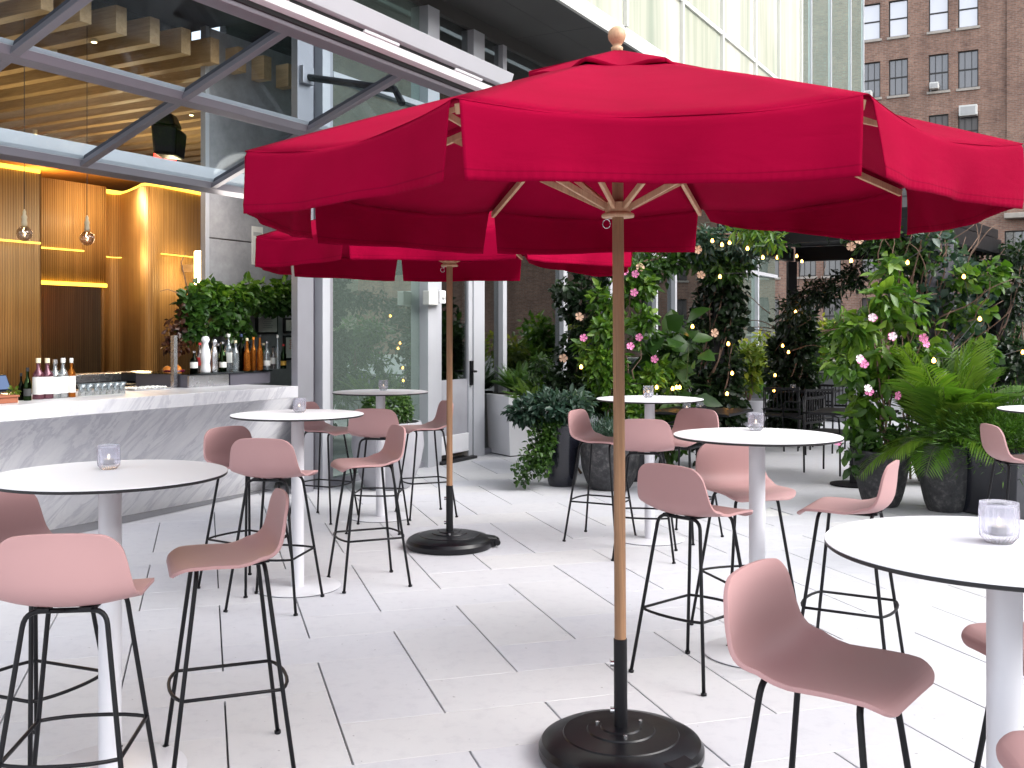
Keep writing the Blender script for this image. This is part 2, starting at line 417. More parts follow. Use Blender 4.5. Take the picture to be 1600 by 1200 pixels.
def rdirs(n): 
    d = RS.normal(size=(n, 3)); return d/np.linalg.norm(d, axis=1, keepdims=True)
def cloud(clumps, n, L, aspect=.5, up=.5, out=.8, shell=.55, tsd=.2, fold=.18):
    """leaves spread through ellipsoid clumps [(centre, radii, weight)] denser near the surface"""
    w = np.array([c[2] for c in clumps], float); w /= w.sum(); idx = RS.choice(len(clumps), n, p=w)
    C = np.array([c[0] for c in clumps])[idx]; R = np.array([c[1] for c in clumps])[idx]
    d = rdirs(n); rad = shell+(1-shell)*RS.rand(n); rad *= (RS.rand(n) ** .12)
    P = C+d*R*rad[:, None]
    D = d*out+rdirs(n)*.7+np.array([0, 0, -.25]); Nn = rdirs(n)*.6+np.array([0, 0, up])+d*.4
    cl = RS.rand(len(clumps))[idx]
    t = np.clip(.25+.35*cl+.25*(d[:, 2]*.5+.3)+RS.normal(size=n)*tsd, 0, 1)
    LL = L*(.6+.8*RS.rand(n))
    return leafmesh(P, D, Nn, LL, LL*aspect, t, fold)
def clumps_in(lo, hi, k, r, seedw=None):
    lo = np.array(lo); hi = np.array(hi); out = []
    for _ in range(k):
        c = lo+(hi-lo)*RS.rand(3); rr = r*(.6+.8*RS.rand()); out.append((tuple(c), (rr, rr, rr*(.8+.4*RS.rand())), rr**2))
    return out
def flowerbm(r=.035):
    m = MB()
    for k in range(5):
        a = 2*PI*k/5; c, s_ = math.cos(a), math.sin(a)
        pts = [(0, 0, 0), (.45, .28, .12), (.85, .42, .2), (1.0, 0, .1), (.85, -.42, .2), (.45, -.28, .12)]
        m.add([(r*(x*c-y*s_), r*(x*s_+y*c), r*z*1.3) for x, y, z in pts], [(0, 1, 2, 3), (0, 3, 4, 5)])
    m.lathe([(0.001, -.5*r), (.12*r, -.2*r), (.16*r, .05*r), (.06*r, .2*r)], 8)
    return m
FLM = {}
def flower(parent, p, mat='petal_pink', r=.035, face=None):
    key = (mat, round(r, 3))
    if key not in FLM:
        o = flowerbm(r).build('flower', mat, parent); FLM[key] = o
    else:
        o = FLM[key].copy(); COL.objects.link(o); o.parent = parent
    o.location = p
    d = Vector(face or (random.uniform(-.5, .5), -1, random.uniform(-.1, .5)))
    o.rotation_euler = d.to_track_quat('Z', 'Y').to_euler(); return o

# ------------------------------------------------------------------ camera, world, light
cam = bpy.data.cameras.new('camera'); cam.lens = 36; cam.sensor_width = 36; cam.sensor_fit = 'HORIZONTAL'
cam.shift_y = -(600-HY)/1600.0; cam.clip_end = 2000; cam.clip_start = .05
co = bpy.data.objects.new('camera', cam); COL.objects.link(co); co.location = (0, 0, H); co.rotation_euler = (PI/2, 0, 0); scn.camera = co
wd = bpy.data.worlds.new('World'); scn.world = wd; wd.use_nodes = True; nt = wd.node_tree; nt.nodes.clear()
sk = nt.nodes.new('ShaderNodeTexSky'); sk.sky_type = 'NISHITA'; sk.sun_disc = False
SE, SA = math.radians(36), math.radians(112)      # sun to the right and a little behind the camera
sk.sun_elevation = SE; sk.sun_rotation = SA; sk.air_density = 1.0; sk.dust_density = 2.5; sk.ozone_density = 1.0
hs = nt.nodes.new('ShaderNodeHueSaturation'); hs.inputs['Saturation'].default_value = .24
bg = nt.nodes.new('ShaderNodeBackground'); bg.inputs[1].default_value = .15
wo = nt.nodes.new('ShaderNodeOutputWorld'); nt.links.new(sk.outputs[0], hs.inputs['Color']); nt.links.new(hs.outputs[0], bg.inputs[0]); nt.links.new(bg.outputs[0], wo.inputs[0])
sl = bpy.data.lights.new('sun', 'SUN'); sl.energy = 0.6; sl.angle = math.radians(60); sl.color = (1, .975, .95)
so = bpy.data.objects.new('sun', sl); COL.objects.link(so); so.location = (5, -5, 12)
sd = Vector((math.sin(SA)*math.cos(SE), math.cos(SA)*math.cos(SE), math.sin(SE)))
so.rotation_euler = sd.to_track_quat('Z', 'Y').to_euler()
scn.view_settings.view_transform = 'Standard'; scn.view_settings.look = 'None'; scn.view_settings.exposure = 1.82; scn.view_settings.gamma = 1
scn.cycles.use_denoising = True; scn.cycles.max_bounces = 8; scn.cycles.transparent_max_bounces = 24; scn.cycles.sample_clamp_indirect = 6
scn.cycles.caustics_reflective = False; scn.cycles.caustics_refractive = False

# ------------------------------------------------------------------ ground and paving
g = MB(); g.add([(-900, -900, -.06), (900, -900, -.06), (900, 900, -.06), (-900, 900, -.06)], [(0, 1, 2, 3)])
structure(g.build('ground', 'asphalt'), 'dark ground under and beyond the terrace')
def paving():
    d1 = (-.288, .958); d2 = (.958, .288); w, h = .4275, .395; a0 = .11; b0 = .51
    top = MB(); pale = MB(); T = []
    def pt(a, b, z): return (a*d1[0]+b*d2[0], a*d1[1]+b*d2[1], z)
    def inside(x, y):
        n = -(UY*x-UX*y)
        if n > 7.5 or y < -1.2 or y > 24: return False
        if x > 12: return False
        return not (x*d1[0]*-1*0 + (y-8.7-(x-1.6)*.3) > 0 and x > 1.6-(y-8.7)*.3)
    def tile(i0, i1, j0, j1):
        aL, aH = a0+j0*h, a0+(j1)*h; bL, bH = b0+i0*w, b0+i1*w
        c = pt((aL+aH)/2, (bL+bH)/2, 0)
        if not inside(c[0], c[1]): return
        gb, ga = .0038, .0016; ch = .0016
        dz = random.uniform(-.0006, .0006)
        o = [(aL+ga, bL+gb), (aL+ga, bH-gb), (aH-ga, bH-gb), (aH-ga, bL+gb)]
        i_ = [(aL+ga+ch, bL+gb+ch), (aL+ga+ch, bH-gb-ch), (aH-ga-ch, bH-gb-ch), (aH-ga-ch, bL+gb+ch)]
        vs = [pt(*p, dz) for p in i_]+[pt(*p, dz-ch) for p in o]+[pt(*p, -.02) for p in o]
        top.add(vs, [(0, 1, 2, 3), (4, 5, 1, 0), (5, 6, 2, 1), (6, 7, 3, 2), (7, 4, 0, 3), (8, 9, 5, 4), (9, 10, 6, 5), (10, 11, 7, 6), (11, 8, 4, 7)])
        t = random.random(); T.extend([t]*12)
        pale.add([pt(aL-.0016, bL+gb, -.0006), pt(aL-.0016, bH-gb, -.0006), pt(aL+.0016, bH-gb, -.0006), pt(aL+.0016, bL+gb, -.0006)], [(0, 1, 2, 3)])
    for I in range(-30, 55):
        for j in range(-12, 62):
            if (j-I) % 4 == 0: tile(I-1, I+1, j, j+1)
            if (j-I-2) % 4 == 0: tile(I, I+1, j, j+2)
    # second field, laid along the building
    for i in range(0, 34):
        for j in range(-16, 16):
            s0 = 5+i*.8; n0 = j*.8+(.0); c = W(s0+.4, n0+.4)
            x, y = c.x, c.y
            if y < 7 or y > 24 or x > 13 or n0 > 6.6: continue
            if inside(x, y): continue
            if n0 > 6.0: continue
            q = [W(s0+.003, n0+.003), W(s0+.797, n0+.003), W(s0+.797, n0+.797), W(s0+.003, n0+.797)]
            top.add([(p.x, p.y, -.0045) for p in q], [(0, 3, 2, 1)]); t = random.random(); T.extend([t*.6]*4)
    p = top.build('paving', 'paving_stone', tint=T); structure(p, 'large pale concrete paving slabs of the terrace')
    structure(pale.build('paving_joints', 'joint_pale'), 'pale filled joints between the paving slabs')
    b = MB(); b.add([(-9, -2, -.022), (15, -2, -.022), (15, 25, -.022), (-9, 25, -.022)], [(0, 1, 2, 3)])
    structure(b.build('terrace_bed', 'joint_dark'), 'dark bed seen in the open joints of the paving')
    b = MB(); b.add([W(8.0, 6.3, -.009), W(30, 6.3, -.009), W(30, -15, -.009), W(8.0, -15, -.009)], [(0, 3, 2, 1)])
    structure(b.build('paving_bed', 'joint_pale'), 'pale mortar bed of the far paving')
paving()
# grey stone strip in front of the bar
a = fl(84, 828); b = fl(408, 766); c = fl(425, 766.5); d = fl(189, 828)
st = MB(); e1 = (a[0]-(b[0]-a[0])*1.5, a[1]-(b[1]-a[1])*1.5); e2 = (d[0]-(c[0]-d[0])*1.5-.5, d[1]-(c[1]-d[1])*1.5)
st.add([(e1[0], e1[1], .004), (e2[0], e2[1], .004), (c[0], c[1], .004), (b[0]+.03, b[1]+.06, .004)], [(0, 1, 2, 3)])
structure(st.build('stone_strip', 'grey_stone'), 'grey stone floor strip along the foot of the marble bar')

# ------------------------------------------------------------------ stools
def make_stool(label):
    t = thing('bar_stool', label, 'bar stool', group='pink shell bar stools around the tables')
    prof = [(.206, .712), (.194, .731), (.156, .743), (.08, .744), (0, .740), (-.07, .738), (-.122, .744), (-.158, .764), (-.177, .797), (-.184, .838), (-.187, .880), (-.189, .925), (-.192, .964)]
    P = [Vector((x, 0, z)) for x, z in prof]
    dense = []
    for i in range(len(P)-1):
        p0 = P[max(i-1, 0)]; p1 = P[i]; p2 = P[i+1]; p3 = P[min(i+2, len(P)-1)]
        for k in range(5):
            u = k/5; dense.append(.5*((2*p1)+(-p0+p2)*u+(2*p0-5*p1+4*p2-p3)*u*u+(-p0+3*p1-3*p2+p3)*u**3))
    dense.append(P[-1])
    ds = [0]
    for i in range(1, len(dense)): ds.append(ds[-1]+(dense[i]-dense[i-1]).length)
    tot = ds[-1]
    def samp(s_):
        for i in range(1, len(ds)):
            if s_ <= ds[i]+1e-9:
                f = (s_-ds[i-1])/(ds[i]-ds[i-1]); return dense[i-1].lerp(dense[i], f)
        return dense[-1]
    S = sorted(set([tot*i/40 for i in range(41)]+[.065*(1-math.cos(k*PI/16)) for k in range(9)]+[tot-.05*(1-math.cos(k*PI/16)) for k in range(9)]))
    rows = []; C = 18
    for s_ in S:
        c = samp(s_); q = s_/tot
        w0 = np.interp(q, [0, .15, .35, .55, .68, .85, 1], [.188, .197, .196, .199, .204, .190, .170])
        rf, rb = .065, .05
        if s_ < rf: w0 = w0-rf+math.sqrt(max(0, rf*rf-(rf-s_)**2))
        if tot-s_ < rb: w0 = w0-rb+math.sqrt(max(0, rb*rb-(rb-(tot-s_))**2))
        fwd = np.interp(q, [0, .45, .6, .75, .9, 1], [0, 0, .026, .026, .020, .014]); upz = np.interp(q, [0, .1, .4, .56, .72, .85, 1], [-.004, .005, .008, .026, .006, -.006, -.02])
        row = []
        for j in range(C+1):
            e = (j/C*2-1); y_ = w0*e; ea = y_/.19; row.append((c.x+fwd*ea*ea, y_, c.z+upz*abs(ea)**2.5))
        rows.append(row)
    m = MB(); m.grid(rows); sh = m.build('seat_shell', 'pink_plastic', t, smooth=True, solid=.011)
    bv = sh.modifiers.new('b', 'BEVEL'); bv.width = .0035; bv.segments = 2; bv.limit_method = 'ANGLE'; bv.angle_limit = math.radians(50)
    tx, fx = .115, .205; zt = .7215; r = .0080
    for sx in (-1, 1):
        for sy in (-1, 1):
            foot = Vector((fx*sx, fx*sy, 0)); top = Vector((tx*sx, tx*sy, zt))
            d = (top-foot).normalized(); path = [foot+d*.002, foot+d*.35, top-d*.045]
            e = Vector((tx*sx, (tx-.045)*sy, zt)); a_ = top-d*.045
            for k in range(1, 7):
                u = k/6; path.append(a_*(1-u)**2+top*2*u*(1-u)+e*u*u)
            path.append(Vector((tx*sx, .0*sy, zt)))
            m = MB(); m.tube(path, r, 10); m.tube([foot+Vector((0, 0, .001)), foot+d*.012], .0125, 10); m.build('leg', 'black_metal', t, smooth=True)
    m = MB()
    for sy in (-1, 1): m.tube([(-tx-.004, sy*(tx-.035), zt+.004), (tx+.01, sy*(tx-.035), zt+.004)], r*.9, 8)
    for sx, sy in ((1, 1), (1, -1), (-1, 1), (-1, -1)): m.box(sx*tx-.02, sx*tx+.02, sy*.06-.018, sy*.06+.018, zt+.002, zt+.012)
    m.build('seat_frame', 'black_metal', t)
    q = fx+(tx-fx)*(.295/zt); zr = .295; path = []
    path += [(q, -q, zr), (q, q, zr)] if False else []
    def arc(sx):
        return [(sx*(q+.034*(1-abs(y/q)**2.6)), y*sx, zr) for y in [-q, -q*.8, -q*.55, -q*.25, 0, q*.25, q*.55, q*.8, q]]
    path = arc(1)+arc(-1)
    MB().tube(path, .0065, 8, closed=True).build('footrest', 'black_metal', t, smooth=True)
    return t
STOOLS = [
 (-1.72, 3.68, -22, 'pink stool cut by the left edge, half hidden behind the front-left stool'),
 (-1.335, 3.145, 97, 'front-left pink stool with its back to us, before the nearest left table'),
 (-1.02, 3.68, 201, 'pink stool in side view facing left, on the right of the nearest left table'),
 (-1.61, 6.24, -33, 'pink stool between the marble bar and the left middle table'),
 (-1.345, 5.82, 80, 'pink stool with its back to us before the left middle table'),
 (-.886, 6.33, 203, 'pink stool facing left, right of the left middle table'),
 (-1.56, 8.50, -24, 'pink stool by the glass wall, left of the far table'),
 (-1.05, 8.03, 86, 'pink stool back to us before the far table at the glass wall'),
 (-.73, 8.67, 203, 'pink stool behind the far umbrella pole, facing the far table'),
 (.66, 7.66, -27, 'pink stool facing right beside the stone pot, left of the centre-right table'),
 (.92, 7.08, 79, 'pink stool back to us just right of the near umbrella pole'),
 (1.30, 7.72, 228, 'pink stool behind the centre-right table facing the camera'),
 (.83, 4.64, 42, 'darker pink stool back to us, left of the near middle table, right of near pole'),
 (1.20, 5.27, -74, 'pink stool behind the near middle table, its column before it'),
 (1.555, 4.715, 150, 'pink stool in side view facing left before the stone pot on the right'),
 (.755, 2.45, -38, 'nearest pink stool, seat seen from above at the lower right'),
 (1.13, 1.83, 172, 'pink stool of which only a seat corner shows at the bottom right edge'),
 (1.43, 2.62, 188, 'pink stool hidden behind the white column of the nearest right table'),
 (3.22, 6.48, -4, 'pink stool at the right edge before the black square planter'),
]
st0 = None
for i, (x, y, a, lb) in enumerate(STOOLS):
    if i == 0: st0 = make_stool(lb); st0.location = (x, y, 0); st0.rotation_euler = (0, 0, math.radians(a))
    else: dup(st0, lb, (x, y, 0), math.radians(a))

# ------------------------------------------------------------------ tables and candle glasses
def make_table(label):
    t = thing('bar_table', label, 'table', group='round white bar tables')
    R = .3975
    tp = MB().lathe([(0.0005, 1.0505), (R*.5, 1.0505), (R-.001, 1.0505), (R, 1.0495), (R, 1.0480), (0.0005, 1.0480)], 96).build('table_top', 'white_laminate', t, auto=30)
    MB().lathe([(0.0005, 1.0478), (R-.0005, 1.0478), (R-.0005, 1.040), (R-.004, 1.0375), (0.0005, 1.0375)], 96).build('edge', 'dark_core', tp, auto=30)
    MB().lathe([(.0385, .0105), (.0385, 1.03), (.09, 1.031), (.09, 1.037), (0.001, 1.037)], 40).build('column', 'white_metal', t, auto=30)
    b = MB().lathe([(0.001, .0045), (.258, .0045), (.258, .0085), (.254, .0105), (0.001, .0105)], 80).build('base_plate', 'white_metal', t, auto=30)
    MB().lathe([(0.001, .0005), (.255, .0005), (.255, .0043), (0.001, .0043)], 64).build('glide_ring', 'dark_core', b, auto=30)
    return t
TABLES = [
 (-1.407, 3.585, 'nearest white bar table on the left, in front of the marble bar', 170, 3.70, 'ribbed candle glass on the nearest left table before the marble bar'),
 (-1.30, 6.21, 'left middle white bar table at the end of the marble bar', 468, 6.33, 'candle glass on the left middle table at the bar end'),
 (-1.10, 8.57, 'far white bar table against the glass wall, left of the far umbrella pole', 599, 8.75, 'candle glass on the far table by the glass wall'),
 (1.03, 7.66, 'white bar table beside the vines, right behind the near umbrella pole', 1013, 7.8, 'candle glass on the table right behind the near umbrella pole'),
 (1.18, 4.93, 'white bar table in the middle right with three pink stools', 1181, 5.17, 'candle glass on the middle right table'),
 (1.135, 2.36, 'nearest white bar table cut by the right edge', 1561, 2.405, 'large ribbed candle glass on the nearest right table'),
 (3.55, 6.57, 'white bar table of which a sliver shows at the right edge by the fern', None, None, None),
]
def make_cup(label):
    t = thing('candle_glass', label, 'candle holder', group='ribbed candle glasses on the tables')
    rib = lambda i, a: (.035*math.cos(a*26) if 1 < i < 6 else 0)
    MB().lathe([(0.001, .0), (.026, .0), (.028, .004), (.037, .014), (.0385, .03), (.0385, .070), (.0385, .079), (.0385, .088), (.0365, .088), (.0345, .079), (.0345, .03), (.031, .020), (0.001, .016)], 156, rib=rib).build('glass', 'ribbed_glass', t, smooth=True)
    MB().lathe([(0.001, .0168), (.019, .0168), (.019, .036), (0.001, .036)], 24).build('candle', 'candle_wax', t, auto=30)
    MB().lathe([(0.0005, .037), (.0022, .041), (.0026, .045), (.0008, .054)], 10).build('flame', 'flame_glow', t, smooth=True)
    return t
tb0 = cu0 = None
for i, (x, y, lb, cp, cy, cl) in enumerate(TABLES):
    if i == 0: tb0 = make_table(lb); tb0.location = (x, y, 0)
    else: dup(tb0, lb, (x, y, 0), i*.3)
    if cp:
        p = at(cp, cy)
        if cu0 is None: cu0 = make_cup(cl); cu0.location = (p[0], p[1], 1.0505)
        else: dup(cu0, cl, (p[0], p[1], 1.0505), i, scale=(1.12, 1.12, 1.08) if cp == 1561 else None)

# ------------------------------------------------------------------ umbrellas
def make_umbrella(label):
    t = thing('patio_umbrella', label, 'umbrella', group='red octagonal umbrellas with wooden poles')
    R, zr, za = 1.32, 2.127, 2.535
    ang = [math.radians(-90+22.5+45*i) for i in range(8)]
    def cor(i, r, z): return Vector((r*math.cos(ang[i % 8]), r*math.sin(ang[i % 8]), z))
    # canopy
    m = MB()
    for i in range(8):
        rows = []; nr, nc = 14, 17
        for a_ in range(nr):
            q = .04+.96*a_/(nr-1); row = []
            for b_ in range(nc):
                f = b_/(nc-1); z = za+(zr-za)*(q-.012*math.sin(PI*q)*2)
                p = cor(i, R*q, z).lerp(cor(i+1, R*q, z), f); sg = 4*f*(1-f)
                p.z -= .047*sg*q**1.5; k_ = 1-.022*sg*q**2; p.x *= k_; p.y *= k_
                p.z += .004*math.sin(11*f+i*2)*q*sg
                row.append(p)
            rows.append(row)
        m.grid(rows)
    m.build('canopy', 'red_canvas', t, auto=12, solid=.0015)
    # valance panels with an open slit at every corner
    for i in range(8):
        rows = []; uv = []; nc = 113; rnd = random.Random(i*5+1); ph = rnd.uniform(0, 6); nv = 15
        for a_ in range(nv):
            v = a_/(nv-1); row = []; uvr = []
            for b_ in range(nc):
                f = .012+.976*b_/(nc-1); sg = 4*f*(1-f)
                p = cor(i, R, zr).lerp(cor(i+1, R, zr), f); p.z -= .047*sg; k_ = 1-.022*sg; p.x *= k_; p.y *= k_
                out = Vector((math.cos(ang[i]+PI/8), math.sin(ang[i]+PI/8), 0)); tan = Vector((-out.y, out.x, 0))
                dk = float(np.interp(f, [0, .2, .55, 1], [1, 1, .55, .28])) if i == 2 else 1.0; drop = (.200-.036*sg)*v*dk; fl_ = .022*v*(1-.35*sg)+.016*math.sin(5.5*f+ph)*v+.009*math.sin(15*f+ph*2)*v*v
                edge = (f-.5); p = p+out*(fl_-.010*v*v)+Vector((0, 0, -drop-.005*math.sin(7*f+ph)*v))-tan*edge*.030*v
                pk = .0016*math.sin(230*f+ph+2*math.sin(9*f))*max(0, (v-.72)/.28)**1.5+.0035*math.sin(31*f+ph*3+v*2)*v*v
                p = p+Vector((0, 0, .004 if a_ == 0 else 0))+out*(pk+(.0028 if a_ else -.004)+.0014*(1 if a_ in (12,) else 0)); row.append(p); uvr.append((f, v))
            rows.append(row); uv.append(uvr)
        mm = MB(); mm.grid(rows, uv); mm.build('valance', 'red_canvas', t, smooth=True, solid=.0018)
    # vent cap
    m = MB()
    for i in range(8):
        rows = []; nr, nc = 7, 11
        for a_ in range(nr):
            q = .08+.92*a_/(nr-1); row = []
            for b_ in range(nc):
                f = b_/(nc-1); rr = .345*q; z = 2.57-.113*q-.03*(1 if a_ == nr-1 else 0)*0
                p = cor(i, rr, z).lerp(cor(i+1, rr, z), f); sg = 4*f*(1-f); p.z -= .014*sg*q-.006*math.sin(f*9+i)*q*q; k_ = 1-.06*sg*q; p.x *= k_; p.y *= k_; row.append(p)
            rows.append(row)
        rows.append([Vector((p.x*1.005, p.y*1.005, p.z-.014)) for p in rows[-1]])
        m.grid(rows)
    m.build('vent_cap', 'red_canvas', t, auto=25, solid=.0015)
    MB().lathe([(.02, 2.56), (.022, 2.578), (.014, 2.585), (.02, 2.592), (.030, 2.607), (.033, 2.622), (.029, 2.64), (.016, 2.652), (0.001, 2.655)], 28).build('finial', 'pale_wood', t, smooth=True)
    MB().lathe([(.0215, .30), (.0205, 2.56), (0.001, 2.56)], 24).build('pole', 'pole_wood', t, auto=40)
    MB().lathe([(.0245, .085), (.0245, .43), (.021, .431)], 28).build('sleeve', 'black_metal', t, auto=40)
    k = MB(); 
    for z in (.20, .35): k.lathe([(.001, 0), (.011, 0), (.011, .02), (.001, .02)], 12, (0, 0, 0))
    kn = MB()
    for z in (.17, .34):
        kn.tube([(-.024, 0, z), (-.038, 0, z)], .012, 12)
    kn.build('knob', 'steel', t, smooth=False)
    # hub
    MB().lathe([(.022, 1.962), (.058, 1.962), (.060, 1.968), (.058, 1.974), (.046, 1.980), (.046, 2.010), (.050, 2.014), (.022, 2.016)], 32).build('hub', 'pale_wood', t, auto=35)
    MB().lathe([(.022, 2.47), (.05, 2.47), (.05, 2.51), (.022, 2.52)], 24).build('crown_hub', 'pale_wood', t, auto=35)
    def bar(a_, b_, w, h):
        d = (b_-a_).normalized(); s_ = d.cross(Vector((0, 0, 1))).normalized()*w/2; u = s_.normalized().cross(d)*h/2
        return [a_-s_-u, a_+s_-u, b_+s_-u, b_-s_-u, a_-s_+u, a_+s_+u, b_+s_+u, b_-s_+u]
    for i in range(8):
        a_ = cor(i, .045, 2.49); b_ = cor(i, R*.985, zr-.022)
        rb = MB().hexa(bar(a_, b_, .016, .026)).build('rib', 'pale_wood', t, bevel=.002)
        MB().hexa(bar(cor(i, .047, 1.998), cor(i, .66, zr+.168), .013, .022)).build('strut', 'pale_wood', rb, bevel=.002)
    # base
    m = MB(); m.lathe([(0.001, .004), (.292, .004), (.300, .02), (.300, .042), (.288, .062), (.262, .076), (.212, .086), (.208, .0905), (.198, .091), (.15, .096), (.125, .0985), (.121, .104), (.112, .105), (.075, .107), (.07, .112), (.06, .113), (0.001, .113)], 72)
    m.build('base', 'black_plastic', t, auto=28)
    m = MB(); m.hexa([(.19, -.075, .015), (.345, -.055, .015), (.345, .055, .015), (.19, .075, .015), (.17, -.07, .088), (.325, -.048, .066), (.325, .048, .066), (.17, .07, .088)])
    m.tube([(.33, -.062, .035), (.33, -.03, .035)], .022, 14); m.tube([(.33, .03, .035), (.33, .062, .035)], .022, 14)
    m.build('wheel_housing', 'black_plastic', t, bevel=.006)
    m = MB()
    for k_ in range(3):
        a_ = k_*2.1+.6; m.lathe([(.008, .105), (.008, .113), (.001, .115)], 8, (.092*math.cos(a_), .092*math.sin(a_), 0))
    m.build('bolt', 'steel', t)
    pth = [(-.03, -.045, 1.955)]+[(-.045+.014*math.cos(a), -.045+0*a, 1.935+.016*math.sin(a)) for a in [PI/2+k_*PI/6 for k_ in range(13)]]
    MB().tube(pth, .0018, 6).build('pull_cord', 'steel', t)
    return t
um = make_umbrella('near red umbrella filling the upper right, on a round black base')
um.location = (.397, 3.73, 0); um.rotation_euler = (math.radians(.3), math.radians(-.35), math.radians(-1.0))
um2 = dup(um, 'farther red umbrella seen under the near one, by the glass wall', (-.45, 7.38, 0), math.radians(-1), scale=(1.035, 1.035, 1.03))
for o_, a_ in ((um, -50), (um2, 6)):
    for c in o_.children:
        if c.name.startswith('wheel_housing'): c.rotation_euler = (0, 0, math.radians(a_))

# ------------------------------------------------------------------ building (frame: x = s along facade, y = inward depth)
def BT(name, label, cat, s=0, n=0, z=0, **kw):
    t = thing(name, label, cat, W(s, n, z), ROT, **kw); t['o'] = 0; del t['o']; return t, (s, n, z)
NF = 6.6
gb, off = BT('glass_building', 'aluminium and glass restaurant building along the left of the terrace', 'building', 8.0, NF, 0)
def posts(name, s0, s1, n0, n1, z0, z1, mat, parent=None, bev=.003):
    return MB(off).box(s0, s1, n0, n1, z0, z1).build(name, mat, parent or gb, bevel=bev)
sA0, sA1 = onm(453, NF), onm(482, NF)
posts('post', sA0+.02, sA1-.02, NF-.08, NF+.0, 0, 5.3, 'aluminium')
posts('post', sA1-.02, sA1+.10, NF+.0, NF+.2, 0, 5.3, 'aluminium_dark')
s1, s2 = onm(494, NF), onm(515, NF)
posts('post', s1-.02, s1+.07, NF-.10, NF+.12, 0, 5.3, 'aluminium_pale')
posts('post', s1+.075, s2-.05, NF-.05, NF+.12, 0, 5.3, 'aluminium_pale')
posts('post', s2-.045, s2+.03, NF-.02, NF+.12, 0, 5.3, 'aluminium')
sp = [onm(p, NF) for p in (660, 678, 733, 752, 783, 789, 878, 884)]
posts('post', sp[0], sp[1], NF-.08, NF+.12, 0, 5.3, 'aluminium_pale')
posts('post', sp[2]+.03, sp[3], NF-.05, NF+.12, 0, 5.3, 'aluminium_pale')
posts('post', sp[4], sp[5], NF-.03, NF+.1, 0, 5.3, 'aluminium_pale')
posts('post', sp[6], sp[7], NF-.03, NF+.1, 0, 5.3, 'aluminium_pale')
ss = sp[7]
mull = [ss]
for p in (950, 1022, 1052, 1135, 1182):
    q = onm(p, NF); posts('post', q, q+.09, NF-.04, NF+.1, 0, 5.3, 'aluminium_pale'); mull.append(q)
mull.append(25.5)
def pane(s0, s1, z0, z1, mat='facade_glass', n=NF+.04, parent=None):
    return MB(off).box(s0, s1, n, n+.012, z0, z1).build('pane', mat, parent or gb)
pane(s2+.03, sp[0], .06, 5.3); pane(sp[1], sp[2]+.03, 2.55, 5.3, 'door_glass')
pane(sp[3], sp[4], .06, 5.3, 'door_glass'); pane(sp[5], sp[6], .06, 5.3, 'door_glass')
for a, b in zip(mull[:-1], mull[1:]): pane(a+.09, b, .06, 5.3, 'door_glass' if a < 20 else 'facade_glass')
for a, b, z in ((s2+.03, sp[0], .02), (sp[3], sp[6], .02), (sp[6], 25.5, .02)):
    posts('sill', a, b, NF-.02, NF+.1, z-.02, z+.05, 'aluminium')
for a, b in ((s2+.03, sp[0]), (sp[1], sp[4]), (sp[5], sp[6])):
    posts('transom', a, b, NF-.03, NF+.1, 2.62, 2.70, 'aluminium_pale'); posts('transom', a, b, NF-.03, NF+.1, 4.12, 4.18, 'aluminium_pale')
posts('transom', sp[7], 25.5, NF-.03, NF+.1, 2.9, 2.98, 'aluminium_pale')
posts('header', -2, sA0-.01, NF+.0, NF+.25, 4.62, 5.5, 'soffit_paint')
posts('header', sA0-.01, 25.5, NF-.02, NF+.25, 5.3, 5.5, 'soffit_paint')
# soffit with joints, fascia
ns = 5.36
for i in range(12):
    a = -2+i*2.8; posts('soffit_panel', a, a+2.79, ns+.03, 5.95, 5.47, 5.50, 'soffit_paint', bev=0); posts('soffit_panel', a, a+2.79, 5.955, NF+.3, 5.47, 5.50, 'soffit_paint', bev=0)
posts('fascia', -2, 30.3, ns-.02, ns+.03, 5.45, 5.66, 'cream_paint')
# upper storey curtain wall
mu = [onm(p, ns) for p in (975, 1063, 1126, 1178, 1215, 1250)]
mu = [mu[0]-2.1*k for k in range(6, 0, -1)]+mu
for q in mu: posts('mullion', q-.03, q+.03, ns-.06, ns+.08, 5.66, 18, 'cream_paint')
for z in (6.62, 9.8, 13.0): posts('mullion', -2, mu[-1], ns-.04, ns+.08, z, z+.07, 'cream_paint')
for a, b in zip(mu[:-1], mu[1:]):
    for z0, z1 in ((5.66, 6.62), (6.69, 9.8), (9.87, 13.0), (13.07, 18)):
        if z0 > 10 and a < 6: continue
        MB(off).box(a+.03, b-.03, ns+.0, ns+.02, z0, z1).build('upper_pane', 'upper_glass', gb)
mg = [mu[-1]]+[onm(p, ns) for p in (1266, 1297, 1328, 1348)]
for q in mg[1:]: posts('mullion', q-.03, q+.03, ns-.04, ns+.05, 5.66, 18, 'aluminium_pale')
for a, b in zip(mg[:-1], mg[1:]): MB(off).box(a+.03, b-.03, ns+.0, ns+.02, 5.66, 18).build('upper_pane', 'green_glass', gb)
for z in (8.6, 11.7): MB(off).box(mg[0]+.04, mg[-1]-.04, ns+.021, ns+.4, z, z+.1).build('floor_edge', 'aluminium_pale', gb)
posts('end_wall', mg[-1], mg[-1]+.05, ns+.1, ns+6, 5.5, 18, 'cream_paint')
posts('back_wall', mu[0], mg[-1], ns+.5, ns+.6, 5.5, 18, 'white_paint')
posts('roof', -2, mg[-1], ns, ns+8, 18.05, 18.3, 'cream_paint')
